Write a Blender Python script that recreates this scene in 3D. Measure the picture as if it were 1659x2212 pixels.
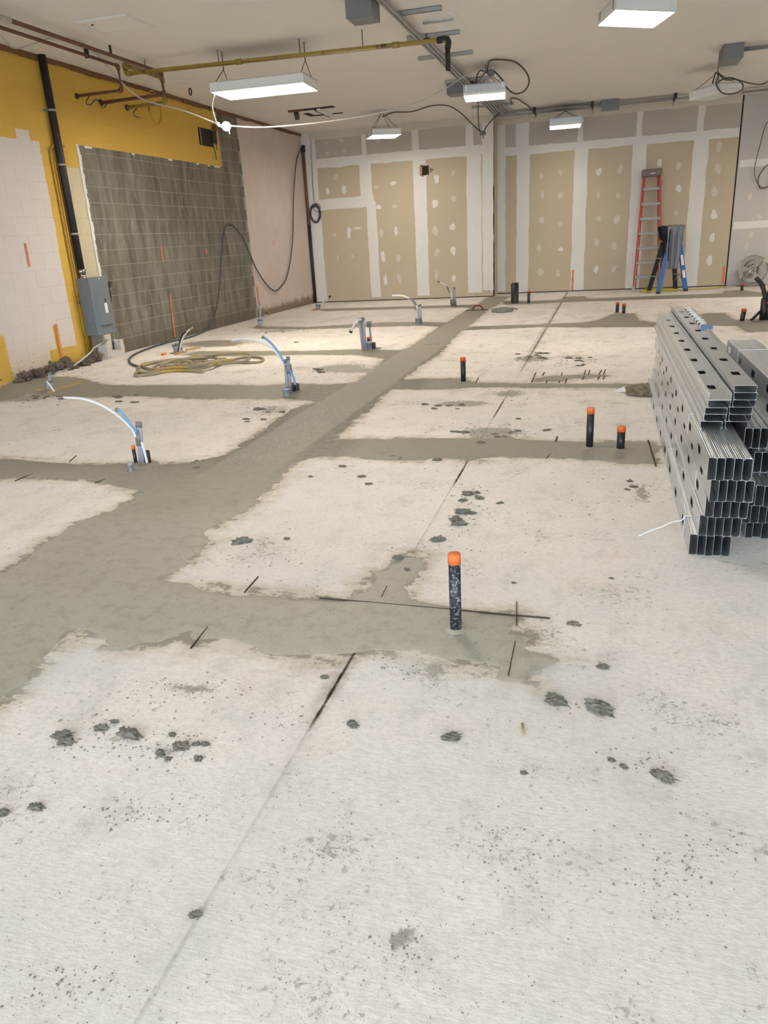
import bpy, bmesh, math, random
import numpy as np
from mathutils import Vector, Matrix

for o in list(bpy.data.objects):
    bpy.data.objects.remove(o, do_unlink=True)
SC = bpy.context.scene
COL = SC.collection
random.seed(7)
RNG = np.random.default_rng(11)

# ------------------------------------------------------------------ camera
W_PX, H_PX, F_PX = 1659.0, 2212.0, 1615.0
YAW, PITCH, ROLL = -0.29170719896834973, 0.35009337668702023, -0.05757786752285244
H = 1.36
CAM = np.array([0.0, 0.0, H])
_f = np.array([math.sin(YAW) * math.cos(PITCH), math.cos(YAW) * math.cos(PITCH), -math.sin(PITCH)])
_r0 = np.array([math.cos(YAW), -math.sin(YAW), 0.0])
_u0 = np.cross(_r0, _f)
_r = _r0 * math.cos(ROLL) + _u0 * math.sin(ROLL)
_u = -_r0 * math.sin(ROLL) + _u0 * math.cos(ROLL)
cd = bpy.data.cameras.new('camera')
cam = bpy.data.objects.new('camera', cd)
COL.objects.link(cam)
cd.sensor_fit = 'VERTICAL'
cd.sensor_height = 24.0
cd.lens = 24.0 * F_PX / H_PX
cd.clip_start = 0.05
cam.matrix_world = Matrix(((_r[0], _u[0], -_f[0], CAM[0]), (_r[1], _u[1], -_f[1], CAM[1]),
                           (_r[2], _u[2], -_f[2], CAM[2]), (0, 0, 0, 1)))
SC.camera = cam

# ------------------------------------------------------------------ light and exposure
SKY_STRENGTH = 8.6
LAMP = 39.0
SC.view_settings.view_transform = 'Standard'
SC.view_settings.look = 'None'
SC.view_settings.gamma = 1.0
SC.view_settings.use_curve_mapping = False
SC.view_settings.exposure = 0.45
wd = bpy.data.worlds.new('daylight')
SC.world = wd
wd.use_nodes = True
bg = wd.node_tree.nodes['Background']
bg.inputs[0].default_value = (0.88, 0.93, 1.0, 1)
bg.inputs[1].default_value = SKY_STRENGTH
YF = -4.0
pl = bpy.data.lights.new('window_portal', 'AREA')
pl.shape = 'RECTANGLE'
pl.size, pl.size_y = 13.0, 2.75
pl.cycles.is_portal = True
po = bpy.data.objects.new('window_portal', pl)
COL.objects.link(po)
po.location = (0.3, YF - 0.02, 1.5)
po.rotation_euler = (math.radians(90), 0, 0)

# ------------------------------------------------------------------ room constants and pixel helpers
XL, YB1, YB2, ZC, XJ, XR = -6.70, 17.47, 18.20, 3.66, -2.39, 7.0


def ray(x, y):
    return _f + _r * (x - W_PX / 2) / F_PX - _u * (y - H_PX / 2) / F_PX


def fl(x, y, z=0.0):
    d = ray(x, y)
    return CAM + d * ((z - H) / d[2])


def wx(x, y, X=XL):
    d = ray(x, y)
    return CAM + d * (X / d[0])


def wy(x, y, Y):
    d = ray(x, y)
    return CAM + d * (Y / d[1])


def PP(l):
    """points on the given depth planes, pulled in along the sight line where they would pass the ceiling"""
    out = []
    for t in l:
        p = wy(*t)
        if p[2] > ZC - 0.03:
            p = CAM + (p - CAM) * ((ZC - 0.03 - H) / (p[2] - H))
        out.append(p)
    return out


# ------------------------------------------------------------------ materials
MATS = {}


def nodes_of(name, rough=0.6, metal=0.0, col=(0.5, 0.5, 0.5)):
    m = bpy.data.materials.new(name)
    m.use_nodes = True
    nt = m.node_tree
    b = nt.nodes['Principled BSDF']
    b.inputs['Base Color'].default_value = (*col, 1)
    b.inputs['Roughness'].default_value = rough
    b.inputs['Metallic'].default_value = metal
    MATS[name] = m
    return m, nt, b


class NB:
    """small node builder"""
    def __init__(s, nt):
        s.nt = nt
        s.n = nt.nodes
        s.l = nt.links

    def new(s, t, **kw):
        n = s.n.new(t)
        for k, v in kw.items():
            setattr(n, k, v)
        return n

    def sock(s, node, idx, v):
        if isinstance(v, bpy.types.NodeSocket):
            s.l.new(v, node.inputs[idx])
        else:
            node.inputs[idx].default_value = v

    def math(s, op, a, b=0.0, c=None, clamp=False):
        n = s.new('ShaderNodeMath', operation=op, use_clamp=clamp)
        s.sock(n, 0, a)
        s.sock(n, 1, b)
        if c is not None:
            s.sock(n, 2, c)
        return n.outputs[0]

    def ramp(s, v, a, b):
        n = s.new('ShaderNodeMapRange', interpolation_type='SMOOTHSTEP')
        s.sock(n, 0, v)
        n.inputs[1].default_value = a
        n.inputs[2].default_value = b
        n.inputs[3].default_value = 0.0
        n.inputs[4].default_value = 1.0
        return n.outputs[0]

    def mix(s, f, a, b, blend='MIX'):
        n = s.new('ShaderNodeMix', data_type='RGBA', blend_type=blend)
        s.sock(n, 0, f)
        for i, v in ((6, a), (7, b)):
            if isinstance(v, bpy.types.NodeSocket):
                s.l.new(v, n.inputs[i])
            else:
                n.inputs[i].default_value = (*v, 1)
        return n.outputs[2]

    def noise(s, vec, scale, detail=4, rough=0.55, dist=0.0):
        n = s.new('ShaderNodeTexNoise')
        if vec is not None:
            s.l.new(vec, n.inputs['Vector'])
        n.inputs['Scale'].default_value = scale
        n.inputs['Detail'].default_value = detail
        n.inputs['Roughness'].default_value = rough
        n.inputs['Distortion'].default_value = dist
        return n.outputs[0]

    def voronoi(s, vec, scale, feature='F1'):
        n = s.new('ShaderNodeTexVoronoi', feature=feature)
        s.l.new(vec, n.inputs['Vector'])
        n.inputs['Scale'].default_value = scale
        return n.outputs[0]

    def pos(s):
        return s.new('ShaderNodeNewGeometry').outputs['Position']

    def scale(s, vec, sx, sy, sz):
        n = s.new('ShaderNodeVectorMath', operation='MULTIPLY')
        s.l.new(vec, n.inputs[0])
        n.inputs[1].default_value = (sx, sy, sz)
        return n.outputs[0]

    def sep(s, vec):
        n = s.new('ShaderNodeSeparateXYZ')
        s.l.new(vec, n.inputs[0])
        return n.outputs

    def attr(s, name):
        return s.new('ShaderNodeAttribute', attribute_name=name).outputs['Fac']

    def bump(s, h, strength=0.3, dist=0.01):
        n = s.new('ShaderNodeBump')
        n.inputs['Strength'].default_value = strength
        n.inputs['Distance'].default_value = dist
        s.l.new(h, n.inputs['Height'])
        return n.outputs[0]


def simple(name, col, rough=0.6, metal=0.0, var=0.12, scale=18.0, bump=0.0, dirt=None, spec=None):
    """plain surface with a little procedural variation"""
    m, nt, b = nodes_of(name, rough, metal, col)
    nb = NB(nt)
    p = nb.pos()
    n = nb.noise(p, scale, 5, 0.6)
    c = nb.mix(n, tuple(max(0, x * (1 - var)) for x in col), tuple(min(1, x * (1 + var)) for x in col))
    if dirt:
        dcol, a, bb, sc = dirt
        c = nb.mix(nb.ramp(nb.noise(p, sc, 6, 0.7), a, bb), c, dcol)
    nt.links.new(c, b.inputs['Base Color'])
    if bump:
        nt.links.new(nb.bump(nb.noise(p, scale * 4, 4, 0.6), bump, 0.004), b.inputs['Normal'])
    if spec is not None:
        b.inputs['Specular IOR Level'].default_value = spec
    return m


def emit(name, col, strength):
    m, nt, b = nodes_of(name, 0.5, 0, (0.8, 0.8, 0.8))
    b.inputs['Emission Color'].default_value = (*col, 1)
    b.inputs['Emission Strength'].default_value = strength
    return m


simple('abs_black', (0.012, 0.012, 0.014), 0.42, dirt=((0.33, 0.32, 0.30), 0.62, 0.72, 60), var=0.2)
simple('abs_splashed', (0.016, 0.017, 0.026), 0.42, dirt=((0.34, 0.36, 0.42), 0.53, 0.66, 110), var=0.2)
simple('cap_orange', (0.72, 0.16, 0.035), 0.5, dirt=((0.45, 0.2, 0.1), 0.6, 0.75, 50))
simple('cap_red', (0.55, 0.075, 0.03), 0.5)
simple('conduit_plastic', (0.30, 0.31, 0.36), 0.5, var=0.15)
simple('tape_grey', (0.17, 0.17, 0.18), 0.38, var=0.25, scale=60)
simple('pex_white', (0.66, 0.66, 0.67), 0.35, var=0.05)
simple('pex_blue', (0.10, 0.30, 0.58), 0.35, var=0.1)
simple('steel_conduit', (0.36, 0.36, 0.37), 0.42, 0.6, var=0.15)
simple('box_grey', (0.17, 0.18, 0.19), 0.5, 0.0, var=0.08)
simple('panel_grey', (0.15, 0.175, 0.20), 0.45, 0.0, var=0.06)
simple('panel_dark', (0.07, 0.08, 0.09), 0.45)
simple('label_white', (0.75, 0.75, 0.78), 0.5, var=0.03)
simple('iron_black', (0.016, 0.014, 0.013), 0.55, var=0.3, dirt=((0.10, 0.05, 0.025), 0.6, 0.75, 12))
simple('pipe_copper', (0.14, 0.06, 0.036), 0.6, 0.1, var=0.35, scale=9, dirt=((0.05, 0.035, 0.03), 0.55, 0.7, 7))
simple('pipe_yellow', (0.30, 0.215, 0.05), 0.55, 0, var=0.3, scale=9, dirt=((0.07, 0.04, 0.02), 0.56, 0.66, 6))
simple('conduit_ochre', (0.46, 0.28, 0.03), 0.55, 0, var=0.3, dirt=((0.12, 0.05, 0.02), 0.55, 0.7, 8))
simple('cable_black', (0.018, 0.018, 0.02), 0.5)
simple('cable_brown', (0.085, 0.07, 0.055), 0.55)
simple('cable_blue_grey', (0.055, 0.065, 0.085), 0.5)
simple('cable_white', (0.50, 0.48, 0.45), 0.5, var=0.05)
simple('wire_steel', (0.12, 0.11, 0.10), 0.5, 0.5)
simple('lamp_white', (0.72, 0.73, 0.74), 0.4, var=0.03)
simple('lamp_metal', (0.45, 0.47, 0.50), 0.35, 0.5, var=0.08)
simple('louver_white', (0.82, 0.82, 0.80), 0.35, var=0.03)
simple('aluminium', (0.30, 0.295, 0.285), 0.5, 0.35, var=0.12)
simple('ladder_red', (0.46, 0.055, 0.03), 0.5, var=0.12)
simple('ladder_cap', (0.16, 0.13, 0.125), 0.55)
simple('ladder_blue', (0.03, 0.135, 0.38), 0.45, var=0.1)
simple('rubber_dark', (0.02, 0.02, 0.022), 0.6)
simple('cloth_black', (0.016, 0.016, 0.018), 0.9, var=0.3)
simple('cloth_grey', (0.21, 0.22, 0.25), 0.9, var=0.15)
simple('cord_yellow', (0.55, 0.42, 0.06), 0.5)
simple('hose_tan', (0.30, 0.25, 0.17), 0.5, var=0.25, scale=5, dirt=((0.42, 0.30, 0.06), 0.52, 0.62, 4))
simple('wood_raw', (0.42, 0.30, 0.14), 0.7, var=0.25)
simple('wood_brown', (0.16, 0.075, 0.03), 0.7, var=0.3)
simple('burlap', (0.20, 0.17, 0.11), 0.95, var=0.4, scale=40)
simple('chrome', (0.42, 0.40, 0.37), 0.2, 0.9, var=0.1)
simple('reel_steel', (0.27, 0.25, 0.22), 0.35, 0.6, var=0.2)
simple('mud_white', (0.70, 0.685, 0.67), 0.75, var=0.05, scale=7, bump=0.1)
simple('mud_thin', (0.59, 0.545, 0.475), 0.75, var=0.06, scale=9)
simple('board_tan', (0.50, 0.425, 0.315), 0.85, var=0.05, scale=3, bump=0.05)
simple('board_grey', (0.46, 0.43, 0.39), 0.85, var=0.05, scale=3, bump=0.05)
simple('board_blue_grey', (0.50, 0.485, 0.47), 0.85, var=0.05, scale=3, bump=0.05)
simple('ceiling_paint', (0.74, 0.72, 0.69), 0.85, var=0.045, scale=1.3, bump=0.08, dirt=((0.66, 0.63, 0.59), 0.58, 0.8, 0.9))
simple('wall_plain', (0.62, 0.60, 0.57), 0.85, var=0.04, scale=2)
simple('dark_void', (0.02, 0.016, 0.013), 0.9)
simple('spray_orange', (0.66, 0.19, 0.075), 0.7, var=0.15, scale=30)
simple('strap_white', (0.80, 0.81, 0.82), 0.45, var=0.03)
simple('clod', (0.155, 0.145, 0.12), 0.9, var=0.35, scale=70, bump=0.5)
simple('crumb', (0.25, 0.23, 0.20), 0.9, var=0.35, scale=70)
simple('clod_dark', (0.13, 0.105, 0.08), 0.9, var=0.35, scale=70, bump=0.5)
simple('saw_cut', (0.045, 0.036, 0.024), 0.9, var=0.4, scale=20)
simple('float_red', (0.19, 0.03, 0.02), 0.5)
simple('knee_board', (0.20, 0.20, 0.19), 0.8, var=0.15, bump=0.3)
simple('steel_blue', (0.07, 0.10, 0.18), 0.35, 0.6)
simple('plaster_debris', (0.55, 0.53, 0.49), 0.9, var=0.2, scale=25, bump=0.5)
simple('pavement', (0.30, 0.30, 0.29), 0.9)
simple('frame_dark', (0.05, 0.05, 0.055), 0.4, 0.4)
emit('lamp_lens', (1.0, 0.90, 0.76), LAMP)
emit('lamp_cells', (1.0, 0.92, 0.80), LAMP * 0.45)


def glass():
    m, nt, b = nodes_of('storefront_glass', 0.02, 0, (0.9, 0.95, 0.95))
    nt.nodes.remove(b)
    t = nt.nodes.new('ShaderNodeBsdfTransparent')
    t.inputs[0].default_value = (0.92, 0.95, 0.95, 1)
    g = nt.nodes.new('ShaderNodeBsdfGlossy')
    g.inputs['Roughness'].default_value = 0.02
    mx = nt.nodes.new('ShaderNodeMixShader')
    mx.inputs[0].default_value = 0.06
    nt.links.new(t.outputs[0], mx.inputs[1])
    nt.links.new(g.outputs[0], mx.inputs[2])
    nt.links.new(mx.outputs[0], nt.nodes['Material Output'].inputs[0])


glass()


def galv():
    m, nt, b = nodes_of('galvanised', 0.30, 0.9, (0.60, 0.62, 0.64))
    nb = NB(nt)
    tc = nb.new('ShaderNodeTexCoord').outputs['Object']
    n = nb.noise(nb.scale(tc, 1, 0.25, 1), 40, 3, 0.5)
    info = nb.new('ShaderNodeObjectInfo').outputs['Random']
    c = nb.mix(n, (0.58, 0.61, 0.64), (0.74, 0.77, 0.80))
    c = nb.mix(nb.math('MULTIPLY', info, 0.25), c, (0.42, 0.45, 0.50))
    nt.links.new(c, b.inputs['Base Color'])
    r = nb.math('MULTIPLY_ADD', n, 0.18, 0.24)
    nt.links.new(r, b.inputs['Roughness'])


galv()


def floor_mat():
    m, nt, b = nodes_of('slab_concrete', 0.75, 0, (0.6, 0.56, 0.5))
    nb = NB(nt)
    p = nb.pos()
    big = nb.noise(p, 0.9, 5, 0.6)
    mid = nb.noise(p, 5.5, 6, 0.65)
    fine = nb.noise(p, 45, 6, 0.7)
    c = nb.mix(nb.ramp(big, 0.32, 0.68), (0.78, 0.725, 0.675), (0.675, 0.635, 0.605))
    c = nb.mix(nb.math('MULTIPLY', nb.ramp(mid, 0.5, 0.75), 0.5), c, (0.55, 0.51, 0.45))
    c = nb.mix(nb.math('MULTIPLY', nb.ramp(nb.noise(p, 2.2, 4, 0.6), 0.6, 0.75), 0.45), c, (0.66, 0.575, 0.46))
    c = nb.mix(nb.math('MULTIPLY', nb.ramp(fine, 0.42, 0.62), 0.22), c, (0.42, 0.39, 0.35))
    sc = nb.ramp(nb.noise(nb.scale(p, 1.6, 1.0, 1), 3.4, 7, 0.72), 0.50, 0.68)
    c = nb.mix(nb.math('MULTIPLY', sc, 0.40), c, (0.47, 0.455, 0.43))
    # pits and worn specks, thicker in patches
    sp = nb.noise(p, 85, 5, 0.72)
    patch = nb.noise(p, 2.8, 4, 0.6)
    thr = nb.math('MULTIPLY_ADD', patch, 0.62, nb.math('MULTIPLY_ADD', sp, 1.0, -0.335))
    speck = nb.ramp(thr, 0.605, 0.68)
    c = nb.mix(nb.math('MULTIPLY', speck, 0.7), c, (0.22, 0.20, 0.175))
    sp2 = nb.noise(nb.scale(p, 1.0, 1.0, 1.0), 34, 4, 0.6)
    thr2 = nb.math('MULTIPLY_ADD', patch, 0.55, nb.math('ADD', sp2, -0.10))
    c = nb.mix(nb.math('MULTIPLY', nb.ramp(thr2, 0.80, 0.88), 0.6), c, (0.31, 0.285, 0.245))
    # dirt tracked about past the first branch, thin film with its own outline
    dy = nb.ramp(nb.sep(p)[1], 3.5, 8.0)
    film = nb.ramp(nb.noise(nb.scale(p, 1.0, 0.8, 1), 3.1, 7, 0.74), 0.53, 0.68)
    c = nb.mix(nb.math('MULTIPLY', nb.math('MULTIPLY', film, dy), 0.6), c, (0.37, 0.315, 0.215))
    grit = nb.ramp(nb.noise(nb.scale(p, 1.0, 0.6, 1), 16, 5, 0.75), 0.60, 0.67)
    c = nb.mix(nb.math('MULTIPLY', nb.math('MULTIPLY', grit, dy), 0.75), c, (0.24, 0.205, 0.145))
    # fresh concrete smears round the patches
    sdf = nb.attr('wet_distance')
    edge = nb.math('MULTIPLY_ADD', nb.noise(p, 9, 6, 0.7), 0.34, nb.math('ADD', sdf, -0.165))
    edge = nb.math('MULTIPLY_ADD', nb.noise(p, 40, 4, 0.65), 0.07, nb.math('ADD', edge, -0.035))
    edge = nb.math('MULTIPLY_ADD', nb.noise(nb.scale(p, 0.45, 2.2, 1), 6, 5, 0.7), 0.22, nb.math('ADD', edge, -0.11))
    halo = nb.ramp(edge, -0.13, 0.02)
    c = nb.mix(nb.math('MULTIPLY', halo, 0.6), c, (0.42, 0.35, 0.225))
    wet = nb.ramp(edge, -0.018, 0.012)
    wetc = nb.mix(mid, (0.225, 0.205, 0.163), (0.30, 0.277, 0.227))
    c = nb.mix(wet, c, wetc)
    sm = nb.attr('smear')
    v = nb.math('ADD', nb.math('MULTIPLY', sm, 0.62), nb.math('MULTIPLY_ADD', nb.noise(nb.scale(p, 1.0, 0.7, 1), 24, 6, 0.75), 1.0, -0.5))
    c = nb.mix(nb.math('MULTIPLY', nb.ramp(v, 0.18, 0.34), 0.8), c, wetc)
    wh = nb.attr('haze')
    c = nb.mix(nb.math('MULTIPLY', wh, nb.ramp(nb.noise(p, 6, 5, 0.6), 0.25, 0.65)), c, (0.60, 0.60, 0.60))
    pk = nb.attr('pink')
    c = nb.mix(nb.math('MULTIPLY', pk, nb.ramp(nb.noise(p, 8, 5, 0.7), 0.4, 0.7)), c, (0.72, 0.42, 0.33))
    jd = nb.attr('joint_dirt')
    c = nb.mix(nb.math('MULTIPLY', jd, nb.ramp(nb.noise(p, 18, 5, 0.7), 0.25, 0.6)), c, (0.10, 0.075, 0.04))
    nt.links.new(c, b.inputs['Base Color'])
    h = nb.math('MULTIPLY_ADD', fine, 0.5, nb.math('MULTIPLY', speck, -0.7))
    h = nb.math('MULTIPLY_ADD', nb.noise(nb.scale(p, 1, 4.0, 1), 30, 3, 0.5), 0.25, h)
    nt.links.new(nb.bump(h, 0.5, 0.006), b.inputs['Normal'])
    r = nb.math('MULTIPLY_ADD', wet, -0.18, 0.78)
    nt.links.new(r, b.inputs['Roughness'])


floor_mat()


def wet_mat():
    m, nt, b = nodes_of('fresh_concrete', 0.6, 0, (0.2, 0.185, 0.15))
    nb = NB(nt)
    p = nb.pos()
    n1 = nb.noise(p, 1.6, 5, 0.6)
    n2 = nb.noise(p, 14, 6, 0.65)
    n3 = nb.noise(nb.scale(p, 1, 0.35, 1), 70, 4, 0.6)
    dry = nb.ramp(nb.math('MULTIPLY_ADD', nb.noise(p, 1.1, 4, 0.6), 1.6, nb.sep(p)[1]), 5.2, 3.6)
    c = nb.mix(dry, nb.mix(n1, (0.215, 0.197, 0.158), (0.29, 0.268, 0.22)), nb.mix(n1, (0.33, 0.306, 0.252), (0.41, 0.385, 0.325)))
    c = nb.mix(nb.math('MULTIPLY', nb.ramp(n2, 0.45, 0.7), 0.4), c, (0.20, 0.183, 0.147))
    rg = nb.attr('rough_patch')
    grain = nb.ramp(nb.noise(p, 60, 4, 0.7), 0.5, 0.66)
    c = nb.mix(nb.math('MULTIPLY', nb.math('MULTIPLY', rg, grain), 0.85), c, (0.50, 0.49, 0.46))
    X = nb.math('MULTIPLY_ADD', nb.noise(p, 6, 4, 0.6), 0.10, nb.math('ADD', nb.sep(p)[0], -0.05))
    core = nb.math('MULTIPLY', nb.ramp(X, -2.46, -2.42), nb.ramp(X, -1.95, -1.99))
    spill = nb.math('MULTIPLY', nb.math('SUBTRACT', 1.0, core), nb.math('MULTIPLY', nb.math('MULTIPLY', nb.ramp(X, -2.95, -2.75), nb.ramp(X, -1.55, -1.75)), nb.ramp(nb.sep(p)[1], 3.6, 5.0)))
    c = nb.mix(nb.math('MULTIPLY', spill, nb.ramp(nb.noise(p, 22, 5, 0.7), 0.25, 0.6)), c, (0.15, 0.135, 0.106))
    pit = nb.ramp(nb.noise(p, 75, 3, 0.6), 0.64, 0.72)
    c = nb.mix(nb.math('MULTIPLY', pit, 0.5), c, (0.10, 0.092, 0.075))
    nt.links.new(c, b.inputs['Base Color'])
    h = nb.math('MULTIPLY_ADD', n2, 0.6, nb.math('MULTIPLY', n3, 0.35))
    h = nb.math('MULTIPLY_ADD', nb.math('MULTIPLY', rg, grain), 1.2, h)
    h = nb.math('MULTIPLY_ADD', pit, -0.4, h)
    nt.links.new(nb.bump(h, 0.55, 0.008), b.inputs['Normal'])
    nt.links.new(nb.math('MULTIPLY_ADD', n1, 0.15, 0.5), b.inputs['Roughness'])


wet_mat()


def block_mat():
    m, nt, b = nodes_of('painted_block', 0.8, 0, (0.6, 0.56, 0.5))
    nb = NB(nt)
    p = nb.pos()
    xyz = nb.sep(p)
    rag = nb.math('MULTIPLY_ADD', nb.noise(p, 7, 5, 0.65), 0.10, -0.05)
    fr = nb.math('MULTIPLY_ADD', nb.noise(p, 30, 4, 0.65), 0.03, -0.015)
    ragz = nb.math('MULTIPLY_ADD', nb.noise(nb.scale(p, 1, 1, 1.7), 5, 5, 0.65), 0.10, -0.05)
    Y = nb.math('ADD', nb.math('MULTIPLY_ADD', rag, 0.6, xyz[1]), fr)
    Z = nb.math('ADD', nb.math('MULTIPLY_ADD', ragz, 0.6, xyz[2]), fr)
    YS = nb.math('MULTIPLY_ADD', fr, 0.5, xyz[1])
    ZS = nb.math('MULTIPLY_ADD', fr, 0.8, xyz[2])

    def rect(y0, y1, z0, z1, Yv=Y, Zv=Z, e=0.006):
        a = nb.math('MULTIPLY', nb.ramp(Yv, y0 - e, y0 + e), nb.ramp(Yv, y1 + e, y1 - e))
        c_ = nb.math('MULTIPLY', nb.ramp(Zv, z0 - e, z0 + e), nb.ramp(Zv, z1 + e, z1 - e))
        return nb.math('MULTIPLY', a, c_)

    mott = nb.noise(p, 2.2, 5, 0.6)
    white = nb.mix(mott, (0.60, 0.545, 0.52), (0.68, 0.64, 0.62))
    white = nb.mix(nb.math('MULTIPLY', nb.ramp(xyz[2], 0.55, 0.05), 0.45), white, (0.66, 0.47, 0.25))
    yel = nb.mix(mott, (0.56, 0.345, 0.055), (0.66, 0.43, 0.085))
    beige = nb.mix(mott, (0.52, 0.455, 0.31), (0.60, 0.535, 0.38))
    # bare block: vertical runs of dirt over each course, block to block shade
    st = nb.noise(nb.scale(p, 1, 2.1, 0.42), 2.6, 6, 0.62, 0.4)
    st2 = nb.noise(nb.scale(p, 1, 4.5, 1.3), 2.4, 5, 0.65, 0.5)
    info = nb.new('ShaderNodeObjectInfo').outputs['Random']
    grey = nb.mix(nb.ramp(st, 0.3, 0.7), (0.085, 0.079, 0.063), (0.225, 0.21, 0.172))
    grey = nb.mix(nb.math('MULTIPLY', nb.ramp(st2, 0.52, 0.72), 0.55), grey, (0.30, 0.285, 0.245))
    grey = nb.mix(nb.math('MULTIPLY', info, 0.30), grey, (0.16, 0.145, 0.115))
    grey = nb.mix(nb.math('MULTIPLY', nb.ramp(nb.noise(p, 55, 4, 0.7), 0.55, 0.72), 0.35), grey, (0.10, 0.092, 0.078))
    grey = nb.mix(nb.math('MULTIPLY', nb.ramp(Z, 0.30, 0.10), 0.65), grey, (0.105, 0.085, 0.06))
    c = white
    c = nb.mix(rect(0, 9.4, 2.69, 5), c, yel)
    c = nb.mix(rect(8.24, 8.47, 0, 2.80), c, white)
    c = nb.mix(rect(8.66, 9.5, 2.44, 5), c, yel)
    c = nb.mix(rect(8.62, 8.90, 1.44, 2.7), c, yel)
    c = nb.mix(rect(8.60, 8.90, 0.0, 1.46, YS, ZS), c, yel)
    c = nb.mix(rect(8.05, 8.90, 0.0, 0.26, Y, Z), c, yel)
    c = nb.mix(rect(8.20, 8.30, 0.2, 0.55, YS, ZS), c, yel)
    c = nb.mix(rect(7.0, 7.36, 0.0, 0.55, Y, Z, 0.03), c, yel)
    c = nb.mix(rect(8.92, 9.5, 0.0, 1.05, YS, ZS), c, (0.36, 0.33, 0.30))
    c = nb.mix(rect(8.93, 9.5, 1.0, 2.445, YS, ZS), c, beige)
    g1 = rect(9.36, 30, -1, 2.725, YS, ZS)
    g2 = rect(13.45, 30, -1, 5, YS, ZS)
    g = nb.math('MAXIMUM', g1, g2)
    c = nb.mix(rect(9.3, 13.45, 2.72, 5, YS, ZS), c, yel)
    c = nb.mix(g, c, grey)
    chip = nb.math('MULTIPLY', nb.ramp(nb.noise(p, 16, 5, 0.7), 0.60, 0.66), nb.ramp(xyz[2], 0.42, 0.05))
    c = nb.mix(chip, c, (0.12, 0.09, 0.06))
    topdirt = nb.math('MULTIPLY', nb.ramp(nb.noise(p, 9, 5, 0.7), 0.45, 0.6), nb.ramp(xyz[2], 3.55, 3.66))
    c = nb.mix(nb.math('MULTIPLY', topdirt, 0.8), c, (0.16, 0.09, 0.05))
    # mortar reads lighter than bare block
    fine = nb.noise(p, 70, 4, 0.6)
    mt = nb.attr('mortar')
    c = nb.mix(nb.math('MULTIPLY', nb.math('MULTIPLY', mt, g), 0.75), c, (0.36, 0.34, 0.29))
    nt.links.new(c, b.inputs['Base Color'])
    nt.links.new(nb.bump(fine, 0.35, 0.004), b.inputs['Normal'])


block_mat()


def plaster_mat():
    m, nt, b = nodes_of('pink_plaster', 0.85, 0, (0.6, 0.5, 0.46))
    nb = NB(nt)
    p = nb.pos()
    z = nb.sep(p)[2]
    c = nb.mix(nb.noise(p, 1.4, 6, 0.6), (0.50, 0.405, 0.365), (0.63, 0.54, 0.50))
    st = nb.noise(nb.scale(p, 1, 5, 0.6), 2.5, 5, 0.65)
    c = nb.mix(nb.math('MULTIPLY', nb.ramp(st, 0.52, 0.72), 0.5), c, (0.66, 0.60, 0.57))
    c = nb.mix(nb.math('MULTIPLY', nb.ramp(nb.noise(nb.scale(p, 1, 1.5, 0.7), 11, 5, 0.75), 0.63, 0.70), 0.75), c, (0.20, 0.13, 0.09))
    c = nb.mix(nb.ramp(nb.math('ADD', z, nb.math('MULTIPLY', nb.noise(p, 5, 4, 0.6), 0.25)), 0.36, 0.20), c, (0.22, 0.165, 0.11))
    br = nb.new('ShaderNodeTexBrick')
    nt.links.new(nb.scale(p, 1, 1, 1), br.inputs['Vector'])
    nt.links.new(c, b.inputs['Base Color'])
    nt.links.new(nb.bump(nb.noise(p, 40, 5, 0.6), 0.3, 0.005), b.inputs['Normal'])
    nt.nodes.remove(br)


plaster_mat()


# ------------------------------------------------------------------ mesh helpers
def catmull(pts, n=6):
    pts = [np.array(p, float) for p in pts]
    if len(pts) < 3:
        return pts
    P = [2 * pts[0] - pts[1]] + pts + [2 * pts[-1] - pts[-2]]
    out = []
    for i in range(1, len(P) - 2):
        a, b_, c, d = P[i - 1], P[i], P[i + 1], P[i + 2]
        for k in range(n):
            t = k / n
            out.append(0.5 * (2 * b_ + (c - a) * t + (2 * a - 5 * b_ + 4 * c - d) * t * t + (3 * b_ - a - 3 * c + d) * t ** 3))
    out.append(pts[-1])
    return out


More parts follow.
